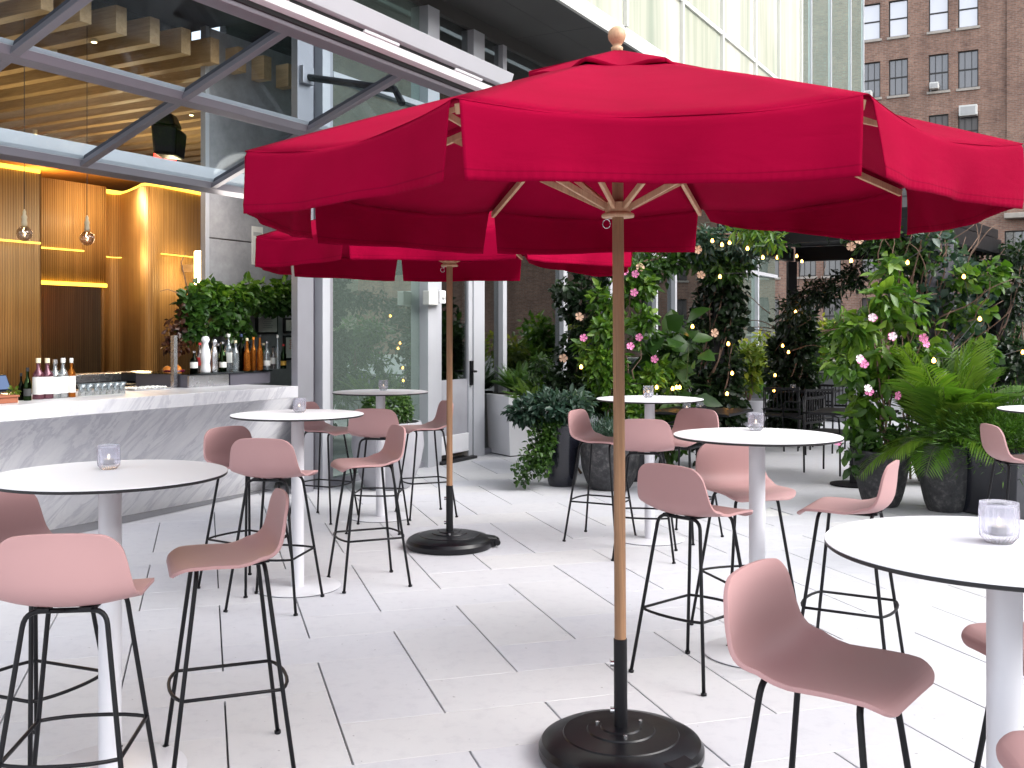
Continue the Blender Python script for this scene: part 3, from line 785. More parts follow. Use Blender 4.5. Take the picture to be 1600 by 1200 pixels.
# curtains and dim room behind the ground-floor glass
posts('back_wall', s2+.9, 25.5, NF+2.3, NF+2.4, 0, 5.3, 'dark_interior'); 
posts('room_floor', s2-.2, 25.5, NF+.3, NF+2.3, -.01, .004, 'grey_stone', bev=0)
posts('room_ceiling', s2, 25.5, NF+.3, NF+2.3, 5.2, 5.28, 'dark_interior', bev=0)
cm = MB(off); 
def curtain(sa, sb, n):
    rows = []
    for z in (.1, 2.6): rows.append([(sa+(sb-sa)*k/60, n+.04*math.sin(k*1.15), z) for k in range(61)])
    return MB(off).grid(rows).build('curtain', 'curtain', gb, smooth=True, solid=.004)
curtain(onm(625, NF+.6), onm(650, NF+.6), NF+.5); curtain(mull[2]+.1, mull[3]+.3, NF+.4); curtain(mull[4]+.2, mull[5]+1.0, NF+.4)
# glazed door
dr, doff = BT('glass_door', 'glazed white-framed door with a black push bar behind the far umbrella pole', 'door', sp[1], NF-.02, 0)
def dbox(nm, a, b, n0, n1, z0, z1, mat, par=None): return MB(doff).box(a, b, n0, n1, z0, z1).build(nm, mat, par or dr, bevel=.004)
dbox('stile', sp[1]+.01, sp[1]+.09, NF-.05, NF+.02, .03, 2.55, 'aluminium_pale'); dbox('stile', sp[2]-.09, sp[2]+.0, NF-.05, NF+.02, .03, 2.55, 'aluminium_pale')
dbox('rail', sp[1]+.09, sp[2]-.09, NF-.05, NF+.02, .10, .32, 'white_paint'); dbox('rail', sp[1]+.09, sp[2]-.09, NF-.05, NF+.02, 2.45, 2.55, 'aluminium_pale')
dbox('floor_reflection_panel', sp[1]+.09, sp[2]-.09, NF-.03, NF+.0, .32, .98, 'grey_pot')  # solid panel added for the pale floor mirrored low in the door
dbox('pane', sp[1]+.09, sp[2]-.09, NF-.02, NF-.01, .98, 2.45, 'door_glass'); dbox('threshold', sp[1], sp[2], NF-.12, NF+.05, .0, .035, 'dark_core')
dbox('push_bar', sp[1]+.10, sp[2]-.11, NF+.05, NF+.10, .98, 1.07, 'black_plastic')
hd = MB(doff); sH = sp[2]-.045; hd.box(sH-.03, sH+.03, NF-.075, NF-.05, .90, 1.20); hd.tube([(sH, NF-.06, 1.07), (sH, NF-.13, 1.07), (sH-.11, NF-.14, 1.07)], .014, 10); hd.build('handle', 'black_plastic', dr)
# control box on the post
cb, coff = BT('control_box', 'small white electrical box on the post left of the glass door', 'electrical box', sp[0]+.05, NF-.12, 1.88)
MB(coff).box(sp[0]-.13, sp[0]+.06, NF-.18, NF-.09, 1.86, 2.02).build('housing', 'cream_paint', cb, bevel=.008)
MB(coff).box(sp[0]+.07, sp[0]+.19, NF-.2, NF-.09, 1.88, 2.03).build('switch_unit', 'white_paint', cb, bevel=.01)
MB(coff).lathe([(.001, 0), (.03, 0), (.03, .02), (.001, .02)], 16, (sp[0]+.13, NF-.2, 1.94)).build('knob', 'cream_paint', cb)

# ------------------------------------------------------------------ tilted glazed canopy panel
T0 = math.radians(20); NL, ZL = 6.99, 2.90
tp, poff = BT('tilted_glass_panel', 'raised tilting aluminium window wall over the bar, ceiling showing through its panes', 'window wall', 5.5, NL, ZL)
def pp(s, d, h): return (s, NL-d*math.cos(T0)-h*math.sin(T0), ZL+d*math.sin(T0)+h*math.cos(T0)) 
def pbox(nm, s0, s1, d0, d1, h0, h1, mat, bev=.003):
    v = [pp(s0, d0, h0), pp(s1, d0, h0), pp(s1, d1, h0), pp(s0, d1, h0), pp(s0, d0, h1), pp(s1, d0, h1), pp(s1, d1, h1), pp(s0, d1, h1)]
    return MB(poff).hexa(v).build(nm, mat, tp, bevel=bev)
SB = [5.5+1.4*k for k in range(-5, 3)]
for s in SB:
    pbox('mullion', s-.035, s+.035, 0.04, 2.33, -.05, .0, 'panel_frame'); pbox('glazing_bar', s-.018, s+.018, 0.04, 2.33, .0, .05, 'aluminium_dark')
for d0, d1 in ((-.04, .05), (1.17, 1.25), (2.28, 2.37)):
    pbox('rail', SB[0]-.04, SB[-1]+.04, d0, d1, -.055, .005, 'panel_frame')
    pbox('glazing_bar', SB[0], SB[-1], d0+.02, d1-.02, .005, .05, 'aluminium_pale')
for a, b in zip(SB[:-1], SB[1:]):
    pbox('pane', a+.02, b-.02, .04, 1.18, .012, .022, 'panel_glass', 0); pbox('pane', a+.02, b-.02, 1.24, 2.29, .012, .022, 'panel_glass', 0)
pbox('gasket', SB[0], SB[-1], 2.372, 2.385, -.03, .05, 'dark_core')
pbox('edge_rail', SB[0], SB[-1]-.02, 2.385, 2.44, .0, .055, 'white_paint')
pbox('gasket', SB[0], SB[-1]-.02, 2.39, 2.43, .056, .085, 'dark_core')
pbox('housing', SB[0], SB[-1]+.03, 2.385, 2.47, .086, .215, 'aluminium_pale')
for k in range(8): pbox('hinge', SB[0]+.75*k*1.7, SB[0]+.75*k*1.7+.45, 2.38, 2.45, .057, .078, 'white_paint')
# support arm
a = W(*[sA0+.12, NF-.06], 4.02); m = MB(poff); q = pp(7.9, .95, -.02)
m.tube([(sA0+.12, NF-.10, 4.0), (sA0+.45, NF-.9, 3.86), (7.6, 5.35, 3.62)], .035, 10); m.build('support_arm', 'black_metal', tp, smooth=True)
MB(poff).box(sA0+.04, sA0+.2, NF-.13, NF-.08, 3.93, 4.1).build('bracket', 'aluminium', tp, bevel=.004)
# pale band across the opening, built as two solid bars
hr, hoff = BT('opening_band', 'pale band running across the bar opening behind the tilted panel', 'rail', 5.0, NF+.32, 2.75)
MB(hoff).box(-2, sA0+.0, NF+.42, NF+.62, 2.965, 3.07).build('rail', 'aluminium_pale', hr, bevel=.004)
MB(hoff).box(-2, sA0+.0, NF+.46, NF+.60, 2.90, 2.96).build('track', 'aluminium_pale', hr, bevel=.004)

# ------------------------------------------------------------------ bar room
def struct_box(nm, s0, s1, n0, n1, z0, z1, mat, label):
    o = MB((s0, n0, z0)).box(s0, s1, n0, n1, z0, z1).build(nm, mat); o.location = W(s0, n0, z0); o.rotation_euler = (0, 0, ROT); return structure(o, label)
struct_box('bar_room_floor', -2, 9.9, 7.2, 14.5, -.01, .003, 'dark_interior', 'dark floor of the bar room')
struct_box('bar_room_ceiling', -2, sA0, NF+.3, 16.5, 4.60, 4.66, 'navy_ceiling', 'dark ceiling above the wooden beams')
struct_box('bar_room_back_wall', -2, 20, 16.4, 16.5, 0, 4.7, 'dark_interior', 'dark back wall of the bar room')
bc, boff = BT('beam_ceiling', 'row of square wooden ceiling beams in the bar room seen through the tilted panel', 'ceiling beams', 6, 7.4, 4.2)
sE = onm(190, 7.45); 
nb = 0
for k in range(-9, 18):
    s = sE+.375*k
    if s > sA0+4.5: break
    n_in = 7.45 if s < sA0-1.1 else 7.45+.0
    MB(boff).box(s-.058, s+.058, n_in, 15.0, 4.2, 4.445).build('beam', 'beam_wood', bc, bevel=.003)
MB(boff).box(sE-4, sA0, 7.9, 7.96, 4.44, 4.6).build('hanger', 'black_metal', bc)
# slatted wood walls (plan polylines)
def wallstrip(name, label, pts, z0, z1, mat, thick=.04):
    P = [Vector((a, b, 0)) for a, b in pts]; t = thing(name, label, 'wall', W(pts[0][0], pts[0][1], z0), ROT)
    u = 0; rows = [[], []]; uv = [[], []]
    for i, p in enumerate(P):
        if i: u += (P[i]-P[i-1]).length
        for r_, z in ((0, z0), (1, z1)): rows[r_].append((p.x, p.y, z)); uv[r_].append((u, z))
    m = MB((pts[0][0], pts[0][1], z0)); m.grid(rows, uv); m.build('panelling', mat, t, solid=thick, auto=25)
    return t, (pts[0][0], pts[0][1], z0)
def smoothpts(p, k=10):
    out = []
    for i in range(len(p)-1):
        p0 = Vector(p[max(i-1, 0)]); p1 = Vector(p[i]); p2 = Vector(p[i+1]); p3 = Vector(p[min(i+2, len(p)-1)])
        for j in range(k):
            u = j/k; q = .5*((2*p1)+(-p0+p2)*u+(2*p0-5*p1+4*p2-p3)*u*u+(-p0+3*p1-3*p2+p3)*u**3); out.append((q.x, q.y))
    out.append(tuple(p[-1])); return out
def ledline(t, o, pts, z, h=.022, out=.02, mat='strip_glow'):
    rows = [[(a, b-out, z) for a, b in pts], [(a, b-out, z+h) for a, b in pts]]
    return MB(o).grid(rows).build('light_strip', mat, t, solid=.006)
nW1 = 10.6
eW1 = onm(62, nW1)
w1p = [(-1.5, nW1), (eW1, nW1)]
w1, o1 = wallstrip('wood_wall', 'slatted golden wood wall panel at the left edge, behind the bottles', w1p, .0, 3.42, 'slatted_wood')
z1l = onm(30, nW1, 379)[1]; ledline(w1, o1, w1p, z1l)
MB(o1).box(eW1, eW1+.02, nW1-.0, nW1+1.3, 0, 3.42).build('return', 'slatted_wood', w1)
ledline(w1, o1, w1p, 3.40, .05, .01, 'cove_glow')
nW2 = 11.7
a2, b2 = onm(64, nW2), onm(166, nW2)
zlint = onm(110, nW2, 443)[1]; z2l = onm(110, nW2, 392)[1]
w2, o2 = wallstrip('wood_wall', 'slatted wood wall with a glowing strip above a dark doorway', [(a2-.5, nW2), (b2, nW2)], zlint, 3.55, 'slatted_wood')
ledline(w2, o2, [(a2-.5, nW2), (b2, nW2)], zlint-.03, .05, .02, 'cove_glow'); ledline(w2, o2, [(a2-.3, nW2), (onm(130, nW2), nW2)], z2l)
w5, o5 = wallstrip('wood_wall', 'dark wood wall at the back of the doorway recess', [(a2-1.5, 13.6), (a2+2.8, 13.6)], 0, zlint+.2, 'slatted_wood')
cv = smoothpts([(b2-.02, 11.72), (onm(170, 11.9), 11.9), (onm(192, 11.75), 11.75), (onm(212, 11.2), 11.2), (onm(222, 10.9), 10.9), (onm(240, 10.75), 10.75), (onm(275, 10.8), 10.8), (onm(325, 10.9), 10.9)], 8)
w3, o3 = wallstrip('wood_wall', 'curved slatted wood wall behind the bar, lit at its right end', cv, 0, 3.50, 'slatted_wood')
z3l = onm(260, 10.75, 398)[1]; ledline(w3, o3, [p for p in cv if p[0] > onm(212, 11.2)], z3l, .014)
ledline(w3, o3, cv, 3.49, .04, .01, 'cove_glow')
struct_box('cove_ceiling', -1.5, b2+1.5, 11.5, 15.5, 3.78, 3.82, 'painted_cove_orange', 'ceiling of the recess, orange cove glow painted in its colour')
struct_box('cove_light_bed', a2-.4, b2+.8, 11.95, 12.05, 3.50, 3.56, 'strip_glow', 'cove light strip on top of the recessed wood wall')
def plight(s, n, z, e, c=(1, .76, .46), r=.12, typ='POINT'):
    l = bpy.data.lights.new('lamp', typ); l.energy = e*.55; l.color = c; l.shadow_soft_size = r
    o = bpy.data.objects.new('lamp', l); COL.objects.link(o); o.location = W(s, n, z); return o
plight(eW1-1.2, 10.1, 3.3, 22); plight(a2+.8, 11.0, 3.4, 20); plight(onm(200, 10.9), 10.9, 2.6, 7); plight(onm(270, 10.2), 10.2, 3.3, 24); plight(a2+.5, 12.4, 3.55, 10, (1, .5, .12)); plight(onm(240, 9.8), 10.0, 1.4, 8, (1, .7, .38)); plight(onm(30, 9.8), 10.0, 1.6, 8, (1, .7, .38))
# concrete wall with metal edge
nC = 7.62; c0, c1 = onm(325, nC), onm(478, nC)
cw, coff2 = BT('concrete_wall', 'grey board-marked concrete wall behind the hanging plant', 'wall', c0, nC, 0)
zs = onm(360, nC, 375)[1]
MB(coff2).box(c0, c1, nC, nC+.06, 0, zs-.006).build('lower_panel', 'concrete', cw, bevel=.006)
MB(coff2).box(c0, c1, nC+.004, nC+.06, zs+.006, 4.6).build('upper_panel', 'concrete', cw, bevel=.006)
MB(coff2).box(onm(319, nC), c0, nC-.02, nC+.05, 0, 4.6).build('edge_trim', 'aluminium_pale', cw, bevel=.003)
wl, wo_ = BT('wall_lamp', 'bright lamp glowing on the wood wall left of the concrete wall', 'wall lamp', onm(306, 10.3), 10.3, 2.2)
sL = onm(311, 10.5); zl0, zl1 = onm(311, 10.5, 445)[1], onm(311, 10.5, 392)[1]
MB(wo_).box(sL-.05, sL+.05, 10.45, 10.55, zl0, zl1).build('lamp_tube', 'lamp_glow', wl, bevel=.02)
MB(wo_).box(sL-.03, sL+.03, 10.55, 10.78, (zl0+zl1)/2-.05, (zl0+zl1)/2+.05).build('bracket', 'steel', wl)
plight(sL-.1, 10.35, (zl0+zl1)/2, 5, (1, .7, .3), .1)
wn, _o = BT('wall_notice', 'white notice sheet pinned on the concrete wall beside the far umbrella', 'notice', onm(400, nC), nC-.01, 2.2)
sN0, sN1 = onm(393, nC), onm(410, nC); zN0, zN1 = onm(400, nC, 414)[1], onm(400, nC, 354)[1]
MB(_o).box(sN0, sN1, nC-.008, nC-.001, zN0, zN1).build('sheet', 'paper', wn)
MB(_o).box(sN0+.02, sN1-.02, nC-.0095, nC-.0082, zN1-.10, zN1-.06).build('print', 'ink_grey', wn)

# the marble bar
br, o = BT('marble_bar', 'long white marble bar with a thick top and slanting front', 'bar counter', 4.0, 6.9, 0)
def nslab(s): return 6.13+.0*(s)
sEnd = onm(466, 6.2); sBeg = -1.5
MB(o).box(sBeg, sEnd, 6.20, 7.45, .955, 1.06).build('counter_top', 'marble', br, bevel=.006)
fr = MB(o); v = [(sBeg, 7.03, 0), (sA0+.25, 7.03, 0), (sA0+.25, 7.3, 0), (sBeg, 7.3, 0), (sBeg, 6.55, .953), (sA0+.25, 6.55, .953), (sA0+.25, 7.3, .953), (sBeg, 7.3, .953)]
fr.hexa(v).build('front', 'marble', br)
MB(o).box(sBeg, sEnd-.3, 7.05, 7.32, .0, .06).build('plinth', 'grey_stone', br)
MB(o).box(sBeg, onm(283, 6.9)-.05, 7.2, 7.44, 1.0605, 1.066).build('steel_inset', 'steel', br)
# back bar ledge with glass shelf
sh0, sh1 = onm(290, 6.85), sA0-.02
zt_ = 1.185
bl, o = BT('bottle_ledge', 'mirrored ledge carrying the rows of spirit bottles at the bar end', 'shelf', sh0, 6.85, 1.06)
MB(o).box(sh0+.02, sh1, 6.85, 7.5, 1.0605, zt_-.012).build('ledge_body', 'aluminium_dark', bl)
MB(o).box(sh0, sh1, 6.80, 7.55, zt_-.01, zt_).build('glass_shelf', 'shelf_glass', bl)
MB(o).box(sh0-.04, sh0-.0, 6.95, 6.99, 1.0605, 1.52).build('pillar', 'steel', bl)
MB(o).box(sh0+.02, sh0+.5, 6.83, 6.848, 1.0605, zt_-.02).build('mirror_tile', 'steel', bl); MB(o).box(sh0+.52, sh1, 6.83, 6.848, 1.0605, zt_-.02).build('mirror_tile', 'aluminium_dark', bl)
# equipment behind the counter
ib, o = BT('ice_well', 'dark ice well and steel tray behind the glasses on the bar', 'ice well', onm(210, 7.9), 7.9, .9)
q0, q1 = onm(128, 7.9), onm(262, 7.9)
MB(o).box(q0, q1, 7.6, 8.3, .9, 1.075).build('well', 'black_plastic', ib, bevel=.01)
MB(o).box(q0, q1, 8.05, 8.3, 1.0755, 1.16).build('steel_rim', 'steel', ib, bevel=.01); MB(o).box(onm(205, 7.8), onm(240, 7.8), 7.75, 7.95, 1.0755, 1.17).build('bin', 'black_plastic', ib, bevel=.015)
# bottles
def bottle(label, s, n, z, h, r, mat, prof='round', cap=None, lab=None, labh=(.18, .52), group='spirit bottles', caph=.1):
    t = thing('bottle', label, 'bottle', W(s, n, z+.0005), 0, group)
    P = {'round': [(.001, 0), (.95, 0), (1, .02), (1, .55), (.9, .64), (.36, .76), (.32, .97), (.38, .975), (.38, 1), (.001, 1)],
         'tall': [(.001, 0), (.95, 0), (1, .02), (1, .48), (.8, .6), (.42, .72), (.36, .97), (.42, .975), (.42, 1), (.001, 1)],
         'squat': [(.001, 0), (.95, 0), (1, .03), (1, .6), (.7, .7), (.3, .75), (.28, .97), (.34, .975), (.34, 1), (.001, 1)],
         'figure': [(.001, 0), (.9, 0), (1, .04), (.93, .12), (.8, .24), (.9, .34), (1, .44), (.82, .62), (.55, .74), (.5, .8), (.62, .84), (.8, .9), (.7, .96), (.4, 1), (.001, 1)]}[prof]
    MB().lathe([(a*r if a > .01 else .001, b*h) for a, b in P], 28).build('body', mat, t, auto=40)
    if cap: MB().lathe([(.001, h*(1-caph)), (r*.44, h*(1-caph)), (r*.44, h*1.015), (r*.36, h*1.02), (.001, h*1.02)], 18).build('cap', cap, t, auto=40)
    if lab:
        MB().lathe([(r*1.012, h*labh[0]), (r*1.015, h*labh[0]+.001), (r*1.015, h*labh[1]), (r*1.012, h*labh[1]+.001)], 28).build('paper_label', lab, t, smooth=True)
    return t
B5 = [(60, 'plum_bottle', 'cork_cap', 'dark plum bottle with a white label, leftmost of the five on the bar', .292, .040), (74, 'plum_bottle', 'cork_cap', 'second white-labelled bottle of the five on the bar', .29, .040),
      (86, 'clear_bottle', 'steel', 'shorter clear bottle in the middle of the five on the bar', .28, .040), (98.5, 'clear_bottle', 'paper', 'clear bottle with a teal-printed label, fourth of the five on the bar', .288, .038), (111.5, 'amber_bottle', 'paper', 'slim amber bottle at the right of the five on the bar', .286, .030)]
for px, mt, cp, lb, h, r in B5:
    s, z = onm(px, 6.75, 615); bottle(lb, onm(px, 6.62), 6.62, 1.0608, h, r, mt, 'round', cp, 'paper', (.12, .55), 'bottles on the bar top')
bottle('small dark wine bottle standing left of the white-labelled bottles', onm(43, 6.55), 6.55, 1.0608, .23, .026, 'green_bottle', 'tall', 'dark_core', 'ink', (.14, .36), 'bottles on the bar top')
bottle('slim black bottle beside the small dark wine bottle', onm(33, 6.62), 6.62, 1.0608, .19, .020, 'dark_bottle', 'tall', 'dark_core', None, (.1, .4), 'bottles on the bar top')
BK = [(303, 'dark_bottle', 'round', .19, .034, 'steel', 'paper', 'small dark bottle with white label at the left end of the ledge', 0), (321, 'white_paint', 'figure', .325, .047, None, None, 'tall white ceramic figure bottle on the ledge', 0),
      (335, 'steel', 'figure', .30, .034, None, None, 'silver cocktail shaker shaped bottle beside the white figure bottle', 0), (348, 'green_bottle', 'tall', .27, .034, 'steel', 'paper', 'green-tinted bottle with a low white label on the ledge', 0),
      (357, 'clear_bottle', 'squat', .34, .036, 'paper', 'paper', 'clear square-shouldered bottle with a tall neck on the ledge', .10), (368, 'clear_bottle', 'round', .28, .032, 'cork_cap', None, 'clear bottle with a pale stopper on the ledge', 0),
      (377, 'dark_bottle', 'round', .34, .030, 'blue_ink', None, 'dark bottle with a round blue stopper on the ledge', .08), (386, 'amber_bottle', 'tall', .30, .030, 'cork_cap', None, 'amber bottle with a cream cap left of centre on the ledge', 0),
      (396, 'amber_bottle', 'round', .31, .028, 'orange_peel', None, 'amber bottle with an orange cap on the ledge', .06), (406, 'amber_bottle', 'tall', .33, .029, 'dark_core', None, 'tall amber bottle with a black cap under the framed sheet', 0),
      (417, 'clear_bottle', 'squat', .27, .034, 'steel', 'paper', 'clear bottle with a small low white label on the ledge', 0), (427, 'smoke_glass', 'squat', .22, .036, 'dark_core', 'paper', 'smoky square bottle with a white label high on its body', .08),
      (434, 'clear_bottle', 'tall', .33, .026, 'paper', None, 'slim clear bottle at the right of the ledge', 0), (443, 'green_bottle', 'round', .24, .028, 'red_ink', 'yellow_ink', 'green bottle with red cap and yellow label at the ledge end', 0),
      (312, 'smoke_glass', 'round', .26, .032, 'red_ink', 'red_ink', 'reddish bottle behind the white figure bottle', .14), (341, 'dark_bottle', 'tall', .25, .03, 'steel', None, 'dark bottle behind the silver shaker bottle', .16), (390, 'dark_bottle', 'round', .27, .032, 'dark_core', None, 'dark bottle behind the two amber bottles', .18), (412, 'green_bottle', 'round', .25, .032, 'cork_cap', None, 'green bottle in the back row below the framed sheet', .18)]
for px, mt, pf, h, r, cp, lbm, lb, dn in BK:
    n = 6.93+dn; bottle(lb, onm(px, n), n, zt_, h, r, mt, pf, cp, lbm, (.14, .32) if 'low' in lb else (.22, .5), 'spirit bottles on the ledge', caph=.06)
# row of glasses on the bar
g0 = None
gpx = [128, 139, 151, 161, 171, 181, 190]
for k, px in enumerate(gpx):
    lb = ['first glass from the left of the row on the bar', 'second glass from the left of the row on the bar', 'third glass from the left of the row on the bar', 'fourth glass from the left, middle of the row on the bar', 'fifth glass from the left of the row on the bar', 'sixth glass from the left of the row on the bar', 'last glass on the right of the row on the bar'][k]
    if not g0:
        g0 = thing('drinking_glass', lb, 'glass', W(onm(px, 6.62), 6.62, 1.061), 0, 'upturned glasses in a row on the bar')
        MB().lathe([(.001, .0), (.028, .0), (.030, .006), (.024, .05), (.036, .095), (.0345, .095), (.022, .05), (.001, .02)], 28).build('bowl', 'clear_bottle', g0, smooth=True)
        MB().lathe([(.026, -.0), (.030, -.0), (.030, .003), (.026, .003)], 28).build('rim', 'paper', g0)
    else: dup(g0, lb, W(onm(px, 6.62), 6.62, 1.061))
# garnish tray, card box, posy, tablet, fruit bowl
t, o = BT('garnish_tray', 'tray of small pink and white garnish along the bar top', 'tray', onm(215, 6.95), 6.95, 1.061)
MB(o).box(onm(198, 6.95), onm(255, 6.95), 6.85, 7.05, 1.061, 1.07).build('tray', 'steel', t, bevel=.003)
m = MB(o)
for k in range(90):
    s = onm(random.uniform(200, 252), 6.95); n = random.uniform(6.87, 7.03); m.lathe([(.001, 0), (.012, .004), (.009, .014), (.001, .018)], 6, (s, n, 1.07))
m.build('garnish', 'paper', t)
t, o = BT('card_box', 'low brown box on the bar at the left edge', 'box', onm(4, 6.5), 6.5, 1.061)
MB(o).box(onm(-30, 6.5), onm(14, 6.5), 6.40, 6.60, 1.061, 1.10).build('body', 'brown_card', t, bevel=.004); MB(o).box(onm(-32, 6.5), onm(15.5, 6.5), 6.39, 6.61, 1.1005, 1.115).build('lid', 'brown_card', t, bevel=.004)
t, o = BT('tablet_till', 'dark tablet till tilted up behind the brown box at the left edge', 'tablet', onm(0, 7.0), 7.0, 1.10)
a, b = onm(-30, 7.0), onm(15, 7.0)
MB(o).hexa([(a, 6.9, 1.11), (b-.04, 6.9, 1.11), (b-.04, 6.93, 1.11), (a, 6.93, 1.11), (a, 7.04, 1.23), (b, 7.04, 1.23), (b, 7.07, 1.23), (a, 7.07, 1.23)]).build('case', 'black_plastic', t, bevel=.004)
MB(o).hexa([(a, 6.91, 1.128), (b-.06, 6.91, 1.128), (b-.06, 6.905, 1.13), (a, 6.905, 1.13), (a, 7.02, 1.222), (b-.02, 7.02, 1.222), (b-.02, 7.015, 1.224), (a, 7.015, 1.224)]).build('screen', 'screen_glow', t)
MB(o).box(a, b-.1, 6.95, 7.05, 1.061, 1.11).build('stand', 'steel', t)
t = thing('flower_posy', 'small pale green posy in a glass between the box and the dark bottles', 'posy', W(onm(21, 6.5), 6.5, 1.061))
MB().lathe([(.001, 0), (.022, 0), (.024, .05), (.022, .05), (.020, .004), (.001, .004)], 20).build('vase', 'clear_bottle', t, smooth=True)
leafobj('foliage', [cloud([((0, 0, .07), (.035, .035, .03), 1)], 90, .025, .6)], 'leaf_yellow', t)
t = thing('fruit_bowl', 'crimson glass bowl of oranges at the end of the bar well', 'bowl', W(onm(271, 7.45), 7.45, 1.09))
MB().lathe([(.001, 0), (.05, 0), (.055, .008), (.085, .05), (.105, .105), (.10, .105), (.08, .05), (.05, .015), (.001, .012)], 36).build('bowl', 'crimson_bowl', t, smooth=True)
MB().box(-.13, .13, -.13, .13, -.03, -.0005).build('stand', 'black_plastic', t, bevel=.004)
fp = [(-.05, -.02, .10, 'orange at the left of the crimson bowl'), (.045, -.03, .105, 'orange at the right of the crimson bowl'), (0, .05, .12, 'orange at the back of the crimson bowl')]
for dx, dy, dz, lb in fp:
    b_ = W(onm(271, 7.45), 7.45, 1.09)+Vector((dx, dy, dz)); oo = MB().lathe([(.042*math.sin(PI*k/12)+.0005, -.042*math.cos(PI*k/12)) for k in range(13)], 24).build('orange', 'orange_peel', None, smooth=True); tag(oo, lb, 'fruit', 'oranges in the crimson bowl', loc=b_)
# framed sheets
for (x0, x1, y0, y1, lb, inner) in ((400, 433, 491, 522, 'black-framed printed sheet above the bottles', 'ink_grey'), (443, 470, 497, 520, 'upper framed sheet cut by the grey post', 'ink_grey'), (443, 470, 524, 562, 'lower framed sheet with red and yellow print beside the grey post', 'red_ink')):
    n = nC-.015; sa, sb = onm(x0, n), onm(x1, n); za, zb = onm((x0+x1)/2, n, y1)[1], onm((x0+x1)/2, n, y0)[1]
    t, o = BT('picture_frame', lb, 'frame', sa, n, za, group='framed sheets on the concrete wall')
    MB(o).box(sa, sb, n-.015, n+.014, za, zb).build('frame', 'dark_core', t, bevel=.003)
    MB(o).box(sa+.022, sb-.022, n-.018, n-.0155, za+.022, zb-.022).build('sheet', 'paper', t)
    m = MB(o); w_ = sb-sa
    for k in range(5): m.box(sa+w_*(.25+.05*(k % 2)), sb-w_*(.25+.05*(k % 3)), n-.0195, n-.0185, zb-.05-.022*k-.006, zb-.05-.022*k)
    m.build('print', inner, t)
# pendant bulbs
pl = None
for px, py, lb in ((38, 365, 'left bare globe bulb pendant hanging over the bar'), (136, 372, 'right bare globe bulb pendant hanging over the bar')):
    s, z = onm(px, 7.8, py)
    t = thing('pendant_lamp', lb, 'pendant lamp', W(s, 7.8, z), 0, 'bare bulb pendants over the bar')
    MB().lathe([(.001, -.068), (.03, -.06), (.055, -.036), (.065, 0), (.056, .034), (.032, .056), (.018, .066)], 28).build('bulb', 'smoke_glass', t, smooth=True)
    MB().lathe([(.001, .06), (.02, .062), (.023, .09), (.019, .12), (.024, .14), (.012, .165), (.014, .185), (.001, .21)], 20).build('socket', 'cork_cap', t, smooth=True)
    MB().tube([(0, 0, .2), (0, 0, 4.6-z)], .003, 6).build('cord', 'dark_core', t)
    MB().tube([(.0, 0, -.02), (.012, 0, .0), (-.012, 0, .02), (0, 0, .05)], .003, 6).build('filament', 'lamp_glow', t)
# loudspeaker and red sign under the beams
s, z = onm(262, 9.0, 215)
t = thing('loudspeaker', 'black loudspeaker hanging from the wooden beams, seen through the panel', 'loudspeaker', W(s, 9.0, z), ROT+.5)
m = MB(); m.hexa([(-.15, -.13, -.22), (.12, -.16, -.24), (.12, .12, -.22), (-.14, .12, -.2), (-.19, -.16, .1), (.15, -.18, .06), (.16, .14, .12), (-.17, .14, .14)]); m.build('cabinet', 'black_plastic', t, bevel=.03)
m = MB(); m.hexa([(-.17, -.13, .11), (.13, -.14, .1), (.12, .12, .12), (-.14, .12, .14), (-.1, -.08, .26), (.07, -.08, .26), (.07, .08, .26), (-.1, .08, .26)]); m.build('back_cone', 'black_plastic', t, bevel=.03)
MB().tube([(0, 0, .24), (-.04, 0, 4.3-z)], .02, 8).build('bracket', 'black_metal', t)
s, z = onm(259, 9.8, 246)
t = thing('exit_sign', 'small red lit sign just below the hanging loudspeaker', 'sign', W(s, 9.8, z), ROT-1.1)
MB().box(-.15, .15, -.02, .02, -.06, .06).build('box', 'dark_core', t)
MB().box(-.14, .14, -.024, -.021, -.05, .05).build('face', 'red_glow', t)
MB().tube([(0, 0, .06), (0, 0, 4.3-z)], .008, 6).build('rod', 'black_metal', t)
for q in (5.2, 7.4): plight(q, 7.15, 4.05, 1.2, (1, .75, .45), .2)  # unseen point lights added to brighten the beam ends
plight(onm(395, 7.0), 7.05, 2.75, 12, (1, .92, .84), .3)  # unseen point light added to brighten the concrete wall
# small ceiling spots
for k, (px, py) in enumerate(((84, 82), (147, 66), (299, 180), (55, 210))):
    zz = 4.18; Yd = (zz-H)*F/(HY-py); p = at(px, Yd)
    t = thing('ceiling_spot', 'tiny warm spotlight between the wooden ceiling beams', 'spotlight', (p[0], p[1], zz), 0, 'small spotlights between the ceiling beams')
    MB().lathe([(.001, 0), (.03, 0), (.03, .06), (.001, .06)], 14).build('can', 'cork_cap', t); MB().lathe([(.001, -.004), (.022, -.004), (.022, -.001), (.001, -.001)], 14).build('lens', 'lamp_glow', t)

